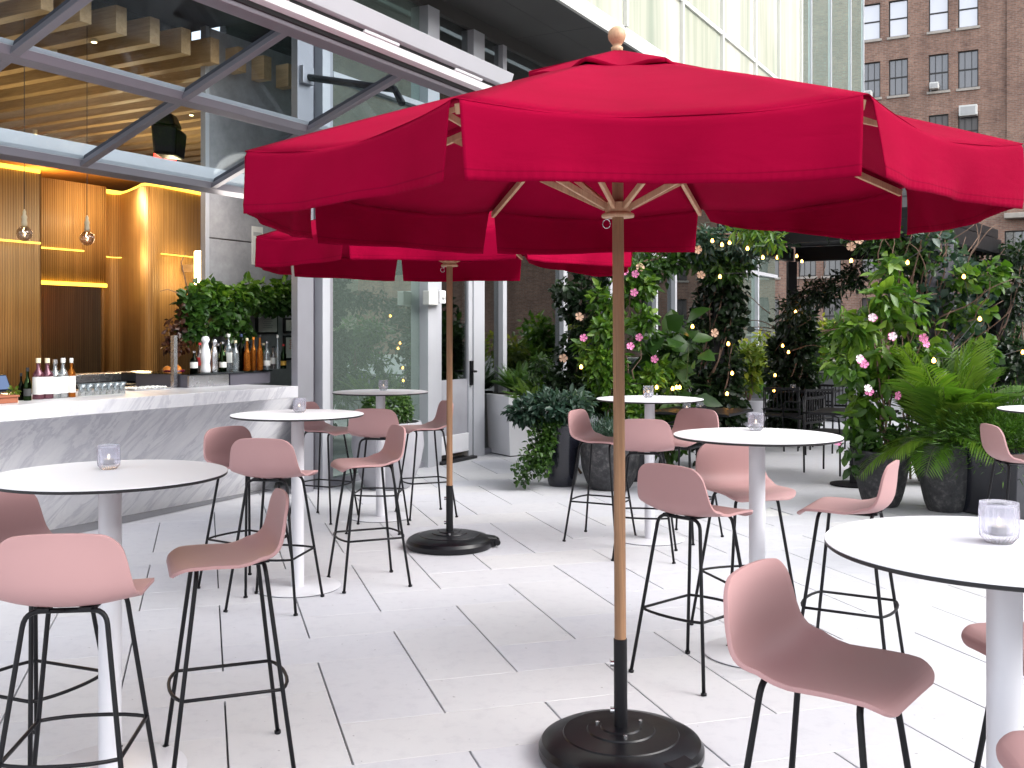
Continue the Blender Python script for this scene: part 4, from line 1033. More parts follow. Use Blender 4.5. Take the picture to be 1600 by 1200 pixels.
# ------------------------------------------------------------------ buildings behind
def walls_with_openings(mb, X0, X1, Z0, Z1, Y, holes, depth=.22, flip=1):
    xs = sorted(set([X0, X1]+[v for h_ in holes for v in (h_[0], h_[1])])); zs = sorted(set([Z0, Z1]+[v for h_ in holes for v in (h_[2], h_[3])]))
    for i in range(len(xs)-1):
        for j in range(len(zs)-1):
            cx, cz = (xs[i]+xs[i+1])/2, (zs[j]+zs[j+1])/2
            if any(a < cx < b and c < cz < d for a, b, c, d in holes): continue
            a, b, c, d = xs[i], xs[i+1], zs[j], zs[j+1]
            mb.add([(a, Y, c), (b, Y, c), (b, Y, d), (a, Y, d)], [(0, 1, 2, 3)], [[(a, c), (b, c), (b, d), (a, d)]])
    for a, b, c, d in holes:
        y2 = Y+depth*flip
        for q in ([(a, Y, c), (b, Y, c), (b, y2, c), (a, y2, c)], [(a, Y, d), (a, y2, d), (b, y2, d), (b, Y, d)], [(a, Y, c), (a, y2, c), (a, y2, d), (a, Y, d)], [(b, Y, c), (b, Y, d), (b, y2, d), (b, y2, c)]):
            mb.add(q, [(0, 1, 2, 3)], [[(p[0]+p[1], p[2]) for p in q]])
SBK = 53.6
def XZ(px, py=None, Yw=SBK):
    r = (px-800)/F; y = Yw/(UX*r+UY); x = r*y; return UY*x-UX*y if py is None else (UY*x-UX*y, H-(py-HY)/F*y)
def Wm(X, Yv, z): return Vector((X*UY+Yv*UX, -X*UX+Yv*UY, z))
bk = thing('brick_building', 'tall brown brick building with dark sash windows behind the plants', 'building', Wm(-4, SBK, -.06), ROTM)
bo = (-4, SBK, -.06)
cols = []
for k in range(-3, 1):
    cols += [(-9.15+3.16*(k+1)-.0+.0, 0), (-7.9+3.16*(k+1), 1)]
pairs = [(-15.45, -14.2), (-12.3, -11.05), (-9.15, -7.85), (-6.0, -4.68)]
cl = [x for p in pairs for x in p]
rows = [1.5, 4.45, 7.4, 10.35, 13.3, 16.22, 19.2, 22.1]
holes = []; meta = []
for x in cl:
    for zi, z in enumerate(rows): holes.append((x-.45, x+.45, z, z+1.8)); meta.append((x, z, zi))
for x in (-2.55, -.6, 1.6, 3.4, 6.0, 7.6): 
    for zi, z in enumerate(rows[:2]): holes.append((x-.55, x+.55, z, z+1.9)); meta.append((x, z, zi))
m = MB(bo); walls_with_openings(m, -24, 34, -.06, 27, SBK, holes); m.build('wall', 'brown_brick', bk)
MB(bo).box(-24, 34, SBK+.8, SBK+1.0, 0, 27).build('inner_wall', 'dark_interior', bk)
MB(bo).box(-4.0+.9, 34, SBK-.5, SBK-.02, 6.9, 7.15).build('ledge', 'stone_sill', bk, bevel=.03); MB(bo).box(-24, 34, SBK-.35, SBK-.0, 27.0, 27.6).build('cornice', 'stone_sill', bk)
mw = MB(bo); walls_with_openings(mw, -3.0, 34, 7.16, 27, SBK-.10, [], .1); mw.build('wing', 'brown_brick', bk)
wproto = {}
for (x, z, zi) in meta:
    hw, hh = (.45, 1.8) if x < -3 else (.55, 1.9)
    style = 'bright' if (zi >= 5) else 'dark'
    key = (hw, style)
    loc = Vector((x-bo[0], SBK+.1-bo[1], z-bo[2]))
    if key not in wproto:
        f = MB(); t_ = .055
        f.box(-hw, -hw+t_, 0, .06, 0, hh); f.box(hw-t_, hw, 0, .06, 0, hh); f.box(-hw+t_, hw-t_, 0, .06, hh-t_, hh); f.box(-hw+t_, hw-t_, 0, .06, 0, t_); f.box(-hw+t_, hw-t_, 0, .07, hh/2-.035, hh/2+.035)
        if style == 'dark':
            for q in (-1, 1): f.box(q*hw/3-.016, q*hw/3+.016, .01, .05, t_, hh/2-.035); f.box(q*hw/3-.016, q*hw/3+.016, .01, .05, hh/2+.035, hh-t_)
        fo = f.build('window', 'window_frame_dark', bk); fo.location = loc
        po = MB().box(-hw+t_, hw-t_, .025, .035, t_, hh-t_).build('pane', 'dark_window_glass' if style == 'dark' else 'sky_painted_window_glass', fo)
        so_ = MB().box(-hw-.08, hw+.08, -.18, .0, -.12, -.005).build('sill', 'stone_sill', fo)
        wproto[key] = (fo, po, so_)
    else:
        fo, po, so_ = wproto[key]; f2 = fo.copy(); COL.objects.link(f2); f2.location = loc
        for c in (po, so_): c2 = c.copy(); COL.objects.link(c2); c2.parent = f2
# window air conditioners
for k, (px, py, lb) in enumerate(((1460, 133, 'small window air conditioner low in a brown building sash window'), (1513, 175, 'larger white air conditioner in a brown building window at the right'), (1356, 146, 'air conditioner in the brown building window beside the glass corner'))):
    X, Z = XZ(px, py, SBK-.15)
    t = thing('air_conditioner', lb, 'air conditioner', Wm(X, SBK-.15, Z-.2), ROTM, 'window air conditioners'); w_ = .2 if k != 1 else .4
    MB().box(-w_, w_, -.25, .2, 0, .3 if k != 1 else .5).build('case', 'ac_white', t, bevel=.02); MB().box(-w_*.8, w_*.8, -.262, -.252, .05, .24 if k != 1 else .42).build('grille', 'ink_grey', t)
# beige stone building across the terrace (seen in the glass)
ob = thing('stone_building', 'pale beige stone building across the terrace, mirrored in the glass facade', 'building', W(18, -19, -.06), ROT)
oo_ = (18, -19, -.06); holes = []
for i in range(22):
    for j in range(3): holes.append((-14+i*2.5, -14+i*2.5+1.1, 1.4+j*3.1, 1.4+j*3.1+1.9))
m = MB(oo_); walls_with_openings(m, -16, 42, -.06, 10.2, -19, holes, .25, -1); m.build('wall', 'beige_stone', ob)
MB(oo_).box(-16, 42, -20.5, -19.3, 0, 10).build('inner_wall', 'dark_interior', ob); MB(oo_).box(-16, 42, -20, -18.7, 10.2, 10.7).build('cornice', 'cream_paint', ob)
f0 = None
for k, h_ in enumerate(holes):
    if f0 is None:
        f = MB(); f.box(0, .06, 0, .05, 0, 1.9); f.box(1.04, 1.1, 0, .05, 0, 1.9); f.box(.06, 1.04, 0, .05, .92, .99); f.box(.06, 1.04, 0, .05, 1.84, 1.9)
        f0 = f.build('window', 'cream_paint', ob); p0 = MB().box(.06, 1.04, -.03, -.02, 0, 1.9).build('pane', 'dark_window_glass', f0); f1 = f0
    else:
        f1 = f0.copy(); COL.objects.link(f1); p1 = p0.copy(); COL.objects.link(p1); p1.parent = f1
    f1.location = (h_[0]-oo_[0], -.2, h_[2]-oo_[2])
# parapet
t, o = BT('parapet_wall', 'low pale parapet wall at the far end of the terrace', 'low wall', 19.5, 0, 0)
MB(o).box(19.5, 19.8, 6.4, -14, 0, .98).build('wall', 'white_paint', t, bevel=.01); MB(o).box(19.45, 19.85, 6.4, -14, .9805, 1.03).build('coping', 'cream_paint', t, bevel=.01)

# ------------------------------------------------------------------ planting
def pot(name, prof, mat, parent, k=48, smooth=35): return MB().lathe(prof, k).build(name, mat, parent, auto=smooth)
def potprof(rb, rt, h, lip=.03, belly=0):
    p = [(.001, 0), (rb*.93, 0), (rb, .015)]
    for i in range(1, 8): q = i/8; p.append((rb+(rt-rb)*q**.8+belly*math.sin(PI*q), h*q))
    return p+[(rt, h-.004), (rt-.006, h), (rt-lip, h), (rt-lip-.004, h-.05), (.001, h-.05)]
def soil(parent, r, z): return MB().lathe([(r, 0), (r*.6, .012), (.001, .02)], 24, (0, 0, z)).build('soil', 'soil', parent)
def stems(parent, pts, r, mat='bark', name='stem'):
    m = MB()
    for p in pts: m.tube(p, [r*(1-.6*i/(len(p)-1)) for i in range(len(p))], 6)
    return m.build(name, mat, parent, smooth=True)
def wander(p0, p1, n=7, j=.05):
    p0 = Vector(p0); p1 = Vector(p1); return [p0.lerp(p1, i/(n-1))+Vector([random.uniform(-j, j) if 0 < i < n-1 else 0 for _ in range(3)]) for i in range(n)]
def loc3(px, Y, py): return Vector(at(px, Y, py))
def rel(base, px, Y, py): return loc3(px, Y, py)-Vector(base)

# P1 white square planter with ferns
def square_planter(name, label, px, Yc, wt, wb, h, mat, rz):
    x, y = at(px, Yc); t = thing(name, label, 'planter', (x, y, 0), rz)
    a, b = wb/2, wt/2
    v = [(-a, -a, .012), (a, -a, .012), (a, a, .012), (-a, a, .012), (-b, -b, h), (b, -b, h), (b, b, h), (-b, b, h)]
    MB().hexa(v).build('planter', mat, t, bevel=.006)
    c = b-.04; MB().add([(-c, -c, h+.003), (c, -c, h+.003), (c, c, h+.003), (-c, c, h+.003)], [(0, 1, 2, 3)]).build('soil', 'soil', t)
    MB().box(-a+.02, a-.02, -a+.02, a-.02, 0, .0115).build('foot', 'dark_core', t)
    return t, (x, y, 0)
def fern(parent, base, n, L, mat, name='frond', up=.7, leaf=.05, col=None, droop=.6, spread=1.0, pn=26, together=True, start_r=.03):
    """arching fronds with paired leaflets; together=True keeps them as one foliage mesh"""
    sets = []; objs = []
    for i in range(n):
        az = 2*PI*i/n+random.uniform(-.35, .35); el = up+random.uniform(-.3, .35); l = L*random.uniform(.7, 1.1)
        d = Vector((math.cos(az)*math.cos(el)*spread, math.sin(az)*math.cos(el)*spread, math.sin(el)))
        pts = []; p = Vector(base)+Vector((math.cos(az)*start_r, math.sin(az)*start_r, 0)); st_ = l/pn
        for k in range(pn): 
            pts.append(p.copy()); d = (d+Vector((0, 0, -droop/pn*(.6+1.4*k/pn)))).normalized(); p = p+d*st_
        P = []; D = []; Nn = []; LL = []; tn = []; tb = random.random()
        for k in range(3, pn):
            T = (pts[k]-pts[k-1]).normalized(); side = T.cross(Vector((0, 0, 1))).normalized(); up_ = side.cross(T)
            q = k/pn; le = leaf*(math.sin(PI*min(1, .12+q*.92))**.7)
            for sg in (-1, 1):
                P.append(pts[k]); D.append(T*(1.15 if leaf > .12 else .75)+side*sg+up_*.15-Vector((0, 0, .12))); Nn.append(up_+side*sg*.2); LL.append(le*random.uniform(.85, 1.1)); tn.append(min(1, max(0, .35+.5*tb+random.uniform(-.12, .12))))
        st = leafmesh(np.array([list(p) for p in P]), np.array([list(p) for p in D]), np.array([list(p) for p in Nn]), np.array(LL), np.array(LL)*(.085 if leaf > .12 else .3), np.array(tn), .1, .25)
        if together: sets.append(st)
        else:
            o = leafobj(name, [st], mat, parent); m = MB(); m.tube(pts, [.006*(1-.8*k/pn)+.0008 for k in range(pn)], 5)
            m.build('rachis', 'stem_green', o, smooth=True); objs.append(o)
    if together: return sets
    return objs
t, b = square_planter('fern_planter', 'white tapered square planter with ferns against the dark glass', 808, 13.1, .66, .56, .765, 'white_paint', .55)
sets = []
for k in range(7): sets += fern(t, (random.uniform(-.2, .25), random.uniform(-.2, .2), .77), 9, .5, 'leaf_mid', leaf=.07, up=.9)
leafobj('foliage', sets, 'leaf_mid', t)
# P2 black pot with trailing ivy
x, y = at(878, 10.35); t = thing('trailing_plant', 'tall glossy black pot with pale-leaved shrub and ivy trailing to the floor', 'potted plant', (x, y, 0))
pot('pot', potprof(.135, .215, .62, .02), 'black_glazed_pot', t); soil(t, .18, .56)
leafobj('foliage', [cloud([((-.12, -.05, .78), (.3, .25, .17), 3), ((-.38, -.1, .75), (.17, .15, .10), 1), ((.12, 0, .82), (.2, .2, .15), 1)], 1500, .09, .42, up=.6)], 'leaf_blue', t)
iv = []
for k in range(16):
    p = wander((-.12+random.uniform(-.12, .1), -.19, .66), (-.32+random.uniform(-.16, .18), -.33+random.uniform(-.1, .1), random.uniform(.06, .3)), 8, .03)
    c = [(tuple(q), (.035, .035, .05), 1) for q in p]; iv.append(cloud(c, 95, .045, .8, shell=.2))
leafobj('trailing_ivy', iv, 'leaf_mid', t)
# P3 stone pot with rosemary, P4 dark pot
x, y = at(953, 10.15); t = thing('rosemary_pot', 'round rough stone pot with fine grey-green rosemary, left of the near pole', 'potted plant', (x, y, 0))
pot('pot', potprof(.2, .285, .47, .03, .035), 'rough_stone_pot', t); soil(t, .24, .43)
m = []
P = RS.normal(size=(1500, 3))*[.12, .12, .02]+[0, 0, .45]; D = RS.normal(size=(1500, 3))*[.5, .5, .2]+[0, 0, .9]
P2 = P+D*RS.rand(1500, 1)*.2
leafobj('foliage', [leafmesh(P2, D+RS.normal(size=P2.shape)*.5, rdirs(1500), .06, .012, RS.rand(1500)*.5+.4)], 'leaf_blue', t)
x, y = at(987, 10.75); t = thing('dark_pot', 'dark blue-black pot standing behind the stone rosemary pot', 'potted plant', (x, y, 0))
pot('pot', potprof(.17, .235, .50, .03, .01), 'black_glazed_pot', t); soil(t, .2, .45)
leafobj('foliage', [cloud([((0, 0, .62), (.25, .25, .16), 1)], 500, .08, .5)], 'leaf_mid', t)
# shrub in a pale grey planter behind the far table
x, y = at(606, 10.2); t = thing('boxwood_planter', 'rounded pale grey planter with a clipped green shrub by the glass wall', 'potted plant', (x, y, 0))
pot('planter', [(.001, 0), (.20, 0), (.24, .03), (.33, .25), (.36, .42), (.35, .60), (.33, .66), (.31, .66), (.30, .6), (.001, .6)], 'grey_pot', t); soil(t, .29, .6)
leafobj('foliage', [cloud([((.0, 0, .78), (.26, .26, .20), 1)], 1900, .045, .55, shell=.8)], 'leaf_mid', t)

# climbing plants left of the vine columns
def climber(name, label, px, Yc, clumps, n, leaf, aspect, mat, st=5, base_r=.25, extra=None, **kw):
    x, y = at(px, Yc); t = thing(name, label, 'climbing plant', (x, y, 0))
    cl = [((c[0]-800)/F*c[2]-x, c[2]-y, H-(c[1]-HY)/F*c[2], c[3]) for c in clumps]
    C = [((a, b, c), (r, r*.8, r*1.05), r*r) for a, b, c, r in cl]
    sub = []
    for (a, b, c), (r, _, _), w in C:
        for _ in range(max(4, int(r*26))):
            d = rdirs(1)[0]*RS.rand()**.4; rr = r*.42*(.6+.8*RS.rand()); sub.append(((a+d[0]*r*.75, b+d[1]*r*.65, max(.08, c+d[2]*r*.85)), (rr, rr, rr*.9), rr*rr))
    leafobj('foliage', [cloud(sub, n, leaf, aspect, shell=.35, **kw)], mat, t)
    pts = []
    for k in range(st):
        q = cl[k % len(cl)]; pts.append(wander((random.uniform(-.1, .1), random.uniform(-.1, .1), .0), (q[0], q[1], max(.3, q[2])), 8, base_r*.25))
    stems(t, pts, .014); return t, (x, y, 0)
def put_flowers(t, b, lst, mat, r=.04):
    for px, py, Y in lst: flower(t, tuple(rel(b, px, Y, py)), mat, r)
t, b = climber('ivy_screen', 'dark ivy climbing against the glass left of the pink-flowered climber', 905, 11.3, [(898, 470, 11.4, .26), (905, 540, 11.4, .32), (890, 610, 11.3, .30), (925, 430, 11.5, .24), (940, 600, 11.3, .3)], 3000, .07, .8, 'leaf_dark')
put_flowers(t, b, [(905, 495, 11.0), (880, 560, 11.0)], 'petal_peach', .05)
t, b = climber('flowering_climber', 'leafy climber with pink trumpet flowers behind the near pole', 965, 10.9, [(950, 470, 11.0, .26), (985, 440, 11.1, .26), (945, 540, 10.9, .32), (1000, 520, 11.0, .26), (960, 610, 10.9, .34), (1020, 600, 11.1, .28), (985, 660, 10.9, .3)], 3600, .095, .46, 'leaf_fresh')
put_flowers(t, b, [(991, 457, 10.6), (912, 528, 10.55), (999, 527, 10.5), (985, 541, 10.5), (1023, 561, 10.6), (976, 424, 10.7), (993, 428, 10.7)], 'petal_pink', .042)
# large-leaved philodendron
x, y = at(1045, 11.4); t = thing('philodendron', 'broad-leaved philodendron between the climber and the dark vine column', 'plant', (x, y, 0)); n = 60
base = np.array([[0, 0, .1]]); dd = rdirs(n)*[.5, .5, .3]; Pp = np.stack([RS.uniform(-.38, .3, n), RS.uniform(-.3, .2, n), RS.uniform(.4, 1.7, n)], 1)
leafobj('foliage', [leafmesh(Pp, rdirs(n)*[.8, .5, .3]+[0, -.45, .0], rdirs(n)*.5+[0, -.5, .8], RS.uniform(.18, .34, n), RS.uniform(.13, .24, n), RS.rand(n)*.7, .12, .25), cloud([((-.05, 0, .7), (.42, .3, .65), 1)], 900, .12, .45, shell=.3)], 'leaf_mid', t)
stems(t, [wander((0, 0, 0), tuple(p), 6, .04) for p in Pp[:14]], .009, 'stem_green', 'stem')
t, b = climber('fern_bush', 'soft green fern bush spilling beside the white planter', 855, 11.9, [(845, 590, 11.9, .22), (880, 620, 11.6, .24), (830, 620, 12.0, .18)], 900, .08, .35, 'leaf_mid', 3)
sets = []
for k in range(6): sets += fern(t, (random.uniform(-.25, .35), random.uniform(-.3, .1), .62+random.uniform(0, .2)), 8, .5, 'leaf_fresh', leaf=.08, up=.9)
leafobj('fern_fronds', sets, 'leaf_fresh', t)

# pergola
PG = [at(1122, 11.9), at(1237, 14.4), at(1447, 10.6), at(1560, 13.1)]
t = thing('pergola', 'black steel pergola with a dark slatted roof among the vines', 'pergola', (PG[0][0], PG[0][1], 0)); ob_ = Vector((PG[0][0], PG[0][1], 0))
P3 = [Vector((p[0], p[1], 0)) for p in PG]
for k, p in enumerate(P3): MB(ob_).box(p.x-.06, p.x+.06, p.y-.06, p.y+.06, 0, 2.54).build('post', 'black_metal', t, bevel=.004)
def beam(a, b, z0, z1, w, nm='beam', mt='black_metal'):
    d = (b-a).normalized(); s_ = Vector((-d.y, d.x, 0))*w/2
    MB(ob_).hexa([a-s_+Vector((0, 0, z0)), a+s_+Vector((0, 0, z0)), b+s_+Vector((0, 0, z0)), b-s_+Vector((0, 0, z0)), a-s_+Vector((0, 0, z1)), a+s_+Vector((0, 0, z1)), b+s_+Vector((0, 0, z1)), b-s_+Vector((0, 0, z1))]).build(nm, mt, t, bevel=.004)
for i, j in ((0, 2), (1, 3), (0, 1), (2, 3)):
    d = (P3[j]-P3[i]).normalized()*.062; beam(P3[i]+d*(0 if i == 0 and j == 2 else 1), P3[j]-d, 2.541, 2.74 if (i, j) in ((0, 2), (1, 3)) else 2.72, .10)
for k in range(13):
    q = (k+.5)/13; a = P3[0].lerp(P3[2], q); b = P3[1].lerp(P3[3], q); beam(a, b, 2.745, 2.86, .20, 'roof_slat')
beam(P3[2]+Vector((-.05, -.14, 0)), P3[2]+Vector((.27, -.02, 0)), .1, 2.53, .03, 'side_panel', 'aluminium_dark')

def vine_column(label, base, h, r, n, mat='leaf_dark', leaf=.06, twigs=True):
    t = thing('vine_column', label, 'climbing plant', (base[0], base[1], 0), group='vine-wrapped pergola posts'); cl = []
    for k in range(60):
        a = random.uniform(0, 2*PI); z = random.uniform(.12, h); rr = r*random.uniform(.35, .6); cl.append(((math.cos(a)*r*.6, math.sin(a)*r*.6, z), (rr, rr, rr*1.2), rr*rr))
    leafobj('foliage', [cloud(cl, n, leaf, .75, shell=.4)], mat, t)
    pts = []
    for k in range(10):
        a0_ = random.uniform(0, 6.28); pts.append([Vector((math.cos(a0_+q*.35)*r*random.uniform(.35, .85), math.sin(a0_+q*.35)*r*random.uniform(.35, .85), h*q/11)) for q in range(12)])
    stems(t, pts, .013, 'twig', 'vine_stem'); return t
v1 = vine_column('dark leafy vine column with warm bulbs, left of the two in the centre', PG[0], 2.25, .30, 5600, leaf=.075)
v2 = vine_column('farther dark vine column with warm bulbs, behind the black tables', PG[1], 1.75, .34, 5200, leaf=.085)
v3 = vine_column('vine-covered post with bare twisting twigs, behind the right stone pot', PG[2], 2.6, .36, 2600, 'leaf_mid', .07)
v4 = vine_column('ivy-covered post near the right edge behind the palm', PG[3], 2.6, .45, 2600, 'leaf_dark', .08)
# bare twigs on the right post
m = []
for k in range(46):
    a = random.uniform(0, 6.28); z = random.uniform(1.0, 2.0); p = Vector((math.cos(a)*.2, math.sin(a)*.2, z)); d = Vector((math.cos(a)*.6, math.sin(a)*.6-.2, 1)).normalized(); pts = [p.copy()]
    for q in range(9): d = (d+Vector((random.uniform(-.5, .5), random.uniform(-.5, .5), random.uniform(-.25, .35)))).normalized(); p = p+d*.11; pts.append(p.copy())
    m.append(pts)
stems(v3, m, .009, 'twig', 'twigs')
m = [];
for k in range(12):
    a = random.uniform(0, 6.28); p = Vector((math.cos(a)*.3, math.sin(a)*.3, random.uniform(1.2, 2.2))); d = Vector((math.cos(a), math.sin(a), .5)).normalized(); pts = [p.copy()]
    for q in range(8): d = (d+Vector((random.uniform(-.5, .5), random.uniform(-.5, .5), random.uniform(-.3, .3)))).normalized(); p = p+d*.1; pts.append(p.copy())
    m.append(pts)
stems(v2, m, .008, 'twig', 'twigs')
for vc in (v3, v4):
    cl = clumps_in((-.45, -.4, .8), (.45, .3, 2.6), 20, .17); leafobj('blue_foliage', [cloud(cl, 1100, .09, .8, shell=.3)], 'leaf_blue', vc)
leafobj('bright_ivy', [cloud(clumps_in((.1, -.6, .7), (.5, -.3, 2.2), 10, .13), 450, .10, .8, shell=.3)], 'leaf_fresh', v3)
# garlands along the beams
def garland(label, pts, n, mat, leaf=.09, r=.2, asp=.35, hang=.2):
    a = Vector(pts[0]); t = thing('garland', label, 'garland', a, group='leafy garlands along the pergola beams'); cl = []
    for k in range(len(pts)-1):
        for q in range(7):
            p = Vector(pts[k]).lerp(Vector(pts[k+1]), q/7)-a; rr = r*random.uniform(.5, 1.1); cl.append(((p.x, p.y+random.uniform(-.1, .1), p.z-random.uniform(0, hang)), (rr*1.3, rr, rr*.9), rr*rr))
    leafobj('foliage', [cloud(cl, n, leaf, asp, shell=.3)], mat, t)
    stems(t, [[Vector(p)-a+Vector((0, random.uniform(-.05, .05), random.uniform(-.05, .05))) for p in pts] for _ in range(4)], .012, 'twig', 'vine_stem'); return t, a
def px3(l): return [tuple(loc3(*q)) for q in l]
g1, a1 = garland('leafy garland arching left from the dark vine column, under the near umbrella', px3([(985, 11.3, 418), (1025, 11.4, 402), (1065, 11.5, 384), (1095, 11.6, 378), (1130, 11.6, 395), (1165, 11.6, 410)]), 1500, 'leaf_mid', .11)
g2, a2_ = garland('leafy garland on the pergola beam between the two dark columns', px3([(1085, 11.3, 352), (1110, 11.4, 372), (1150, 11.4, 368), (1190, 11.5, 362), (1218, 11.6, 348), (1250, 11.6, 330)]), 1700, 'leaf_blue', .09)
g3, a3 = garland('bright-leaved garland below the umbrella edge at the pergola roof', px3([(1150, 10.9, 340), (1185, 10.9, 345), (1215, 11.0, 352)]), 170, 'leaf_fresh', .15, .12, .22)
g4, a4 = garland('garland on the pergola beam running to the twiggy right post', px3([(1250, 11.4, 322), (1300, 11.2, 325), (1350, 11.0, 340), (1390, 10.8, 370), (1420, 10.7, 400)]), 1100, 'leaf_mid', .09)
g5, a5 = garland('dark branchy garland reaching right from the farther vine column', px3([(1235, 13.9, 470), (1262, 13.6, 452), (1290, 13.2, 445), (1325, 12.8, 425), (1350, 12.6, 405)]), 1500, 'leaf_dark', .08, .19)
for gt, ga, lst in ((g4, a4, [(1268, 348, 10.9), (1285, 350, 10.9), (1330, 385, 10.8), (1342, 375, 10.8)]), (g1, a1, [(1000, 418, 11.0), (1090, 390, 11.1)])):
    put_flowers(gt, tuple(ga), lst, 'petal_peach', .05)
put_flowers(v1, (PG[0][0], PG[0][1], 0), [(1116, 520, 11.3), (1095, 430, 11.3)], 'petal_peach', .05)
# right: mandevilla in a stone pot, palm, fern box
x, y = at(1377, 9.15); t = thing('mandevilla_pot', 'stone pot with large-leaved climber, pink and white flowers, on bare stems', 'potted plant', (x, y, 0)); b = (x, y, 0)
pot('pot', potprof(.15, .25, .50, .025, .01), 'rough_stone_pot', t); soil(t, .22, .45)
cl = []
for (px, py, r) in ((1375, 470, .26), (1350, 510, .3), (1400, 500, .3), (1330, 560, .28), (1380, 580, .34), (1430, 540, .26), (1350, 610, .28), (1400, 420, .2), (1340, 650, .2), (1440, 600, .22)):
    for _ in range(7):
        d = rdirs(1)[0]*RS.rand()**.4; c = rel(b, px, 9.15, py); cl.append(((c.x+d[0]*r*.7, c.y+d[1]*r*.6, c.z+d[2]*r*.8), (r*.4,)*3, r*r))
leafobj('foliage', [cloud(cl, 1050, .135, .46, shell=.3)], 'leaf_fresh', t)
leafobj('low_foliage', [cloud([((-.02, 0, .60), (.26, .26, .14), 1)], 420, .08, .5), cloud([((-.36, -.15, .55), (.09, .09, .1), 1), ((-.33, -.15, .40), (.05, .05, .08), .6)], 40, .1, .5)], 'leaf_mid', t)
stems(t, [wander((random.uniform(-.08, .08), random.uniform(-.08, .08), .45), (random.uniform(-.25, .35), random.uniform(-.2, .2), random.uniform(1.2, 2.1)), 9, .04) for _ in range(8)], .011, 'twig')
put_flowers(t, b, [(1364, 497, 8.75), (1394, 526, 8.75), (1443, 528, 8.75), (1446, 537, 8.75), (1345, 563, 8.7), (1350, 569, 8.7), (1402, 618, 8.7), (1358, 612, 8.7), (1308, 690, 8.8)], 'petal_pink', .04)
put_flowers(t, b, [(1363, 496, 8.7), (1395, 525, 8.7), (1343, 560, 8.65), (1356, 607, 8.7)], 'petal_white', .036)
x, y = at(1478, 8.9); t = thing('palm_pot', 'rough stone pot with a green palm spreading arching fronds', 'potted plant', (x, y, 0))
pot('pot', potprof(.155, .25, .585, .03, .012), 'rough_stone_pot', t); soil(t, .21, .54)
fern(t, (0, 0, .58), 19, .98, 'leaf_palm', up=1.15, leaf=.38, droop=.85, pn=25, together=False)
fern(t, (0, 0, .58), 10, .85, 'leaf_palm', up=.45, leaf=.30, droop=1.2, pn=24, together=False)
t, b = square_planter('fern_box', 'black faceted planter box full of feathery green fern at the right edge', 1572, 8.75, .74, .60, .575, 'black_glazed_pot', .5)
P = RS.normal(size=(9000, 3))*[.30, .26, .12]+[-.05, -.02, .70]; D = (P-[0, 0, .5])+RS.normal(size=P.shape)*.15+[0, 0, -.05]
leafobj('foliage', [leafmesh(P, D, rdirs(9000), RS.uniform(.06, .11, 9000), .008, RS.rand(9000)*.55+.05)], 'leaf_fresh', t)
# background shrubs in pots
def shrub(label, px, Yc, r, z, mat, n=900, leaf=.12, potmat='grey_pot', ph=.5, gp=None):
    x, y = at(px, Yc); t = thing('potted_shrub', label, 'potted plant', (x, y, 0), group=gp)
    pot('pot', potprof(r*.45, r*.6, ph), potmat, t, 28); cl = [((random.uniform(-.5, .5)*r, random.uniform(-.5, .5)*r, z+random.uniform(-.6, .6)*r), (r*.5, r*.5, r*.5), 1) for _ in range(9)]
    leafobj('foliage', [cloud(cl, n, leaf, .45, shell=.3)], mat, t); stems(t, [wander((0, 0, ph-.05), (random.uniform(-.3, .3)*r, 0, z), 5, .04) for _ in range(4)], .016, 'bark'); return t
shrub('yellow-green shrub in a pot, left of the farther vine column', 1170, 16.0, .55, 1.1, 'leaf_yellow', 1000, .13)
shrub('pale green shrub in a stone pot, far back between the two vine columns', 1195, 18.5, .6, .9, 'leaf_fresh', 900, .14, 'grey_stone')
shrub('yellow-leaved shrub, far back right of the farther vine column', 1272, 18.8, .55, 1.35, 'leaf_yellow', 900, .13, 'grey_stone', .8)
shrub('bright green shrub, far back behind the black tables', 1320, 18.0, .7, 1.35, 'leaf_fresh', 1100, .15, 'grey_stone', .8)
shrub('low green shrub beside the parapet at the right, behind the fern', 1588, 14.5, .7, 1.3, 'leaf_mid', 1300, .13, 'grey_pot', .7)
shrub('dark green shrub in front of the glass, between climber and dark column', 1085, 13.8, .6, 1.2, 'leaf_mid', 1100, .14)
shrub('shrub with reddish stems far back behind the twiggy post', 1520, 16.0, .9, 1.7, 'leaf_dark', 1500, .14)

# string lights: strings of bulbs as things
def light_string(label, lst):
    a = loc3(*[lst[0][0], lst[0][2], lst[0][1]]); t = thing('string_lights', label, 'string lights', a, group='strings of warm bulbs in the vines')
    pts = [loc3(px, Y, py)-a for px, py, Y in lst]
    for p in pts: 
        o = MB().lathe([(.001, -.022), (.013, -.018), (.017, -.004), (.012, .012), (.006, .02), (.001, .022)], 12).build('bulb', 'bulb_glow', t, smooth=True) if 'bulb' not in FLM else FLM['bulb'].copy()
        if 'bulb' in FLM: COL.objects.link(o); o.parent = t
        FLM.setdefault('bulb', o); o.location = p
    pth = []
    for i, p in enumerate(pts):
        pth.append(p+Vector((0, .015, .028)))
        if i < len(pts)-1: pth.append((p+pts[i+1])/2+Vector((0, .05, -.06)))
    MB().tube(pth, .003, 5).build('cable', 'dark_core', t)
light_string('string of warm bulbs on the garland left of the pergola roof', [(1113, 376, 11.0), (1128, 382, 11.0), (1140, 379, 11.0), (1168, 388, 11.0), (1192, 402, 11.1), (1215, 402, 11.2), (1125, 432, 11.0)])
light_string('string of warm bulbs down the nearer dark vine column', [(1082, 510, 11.3), (1138, 537, 11.3), (1144, 583, 11.3), (1136, 615, 11.3)])
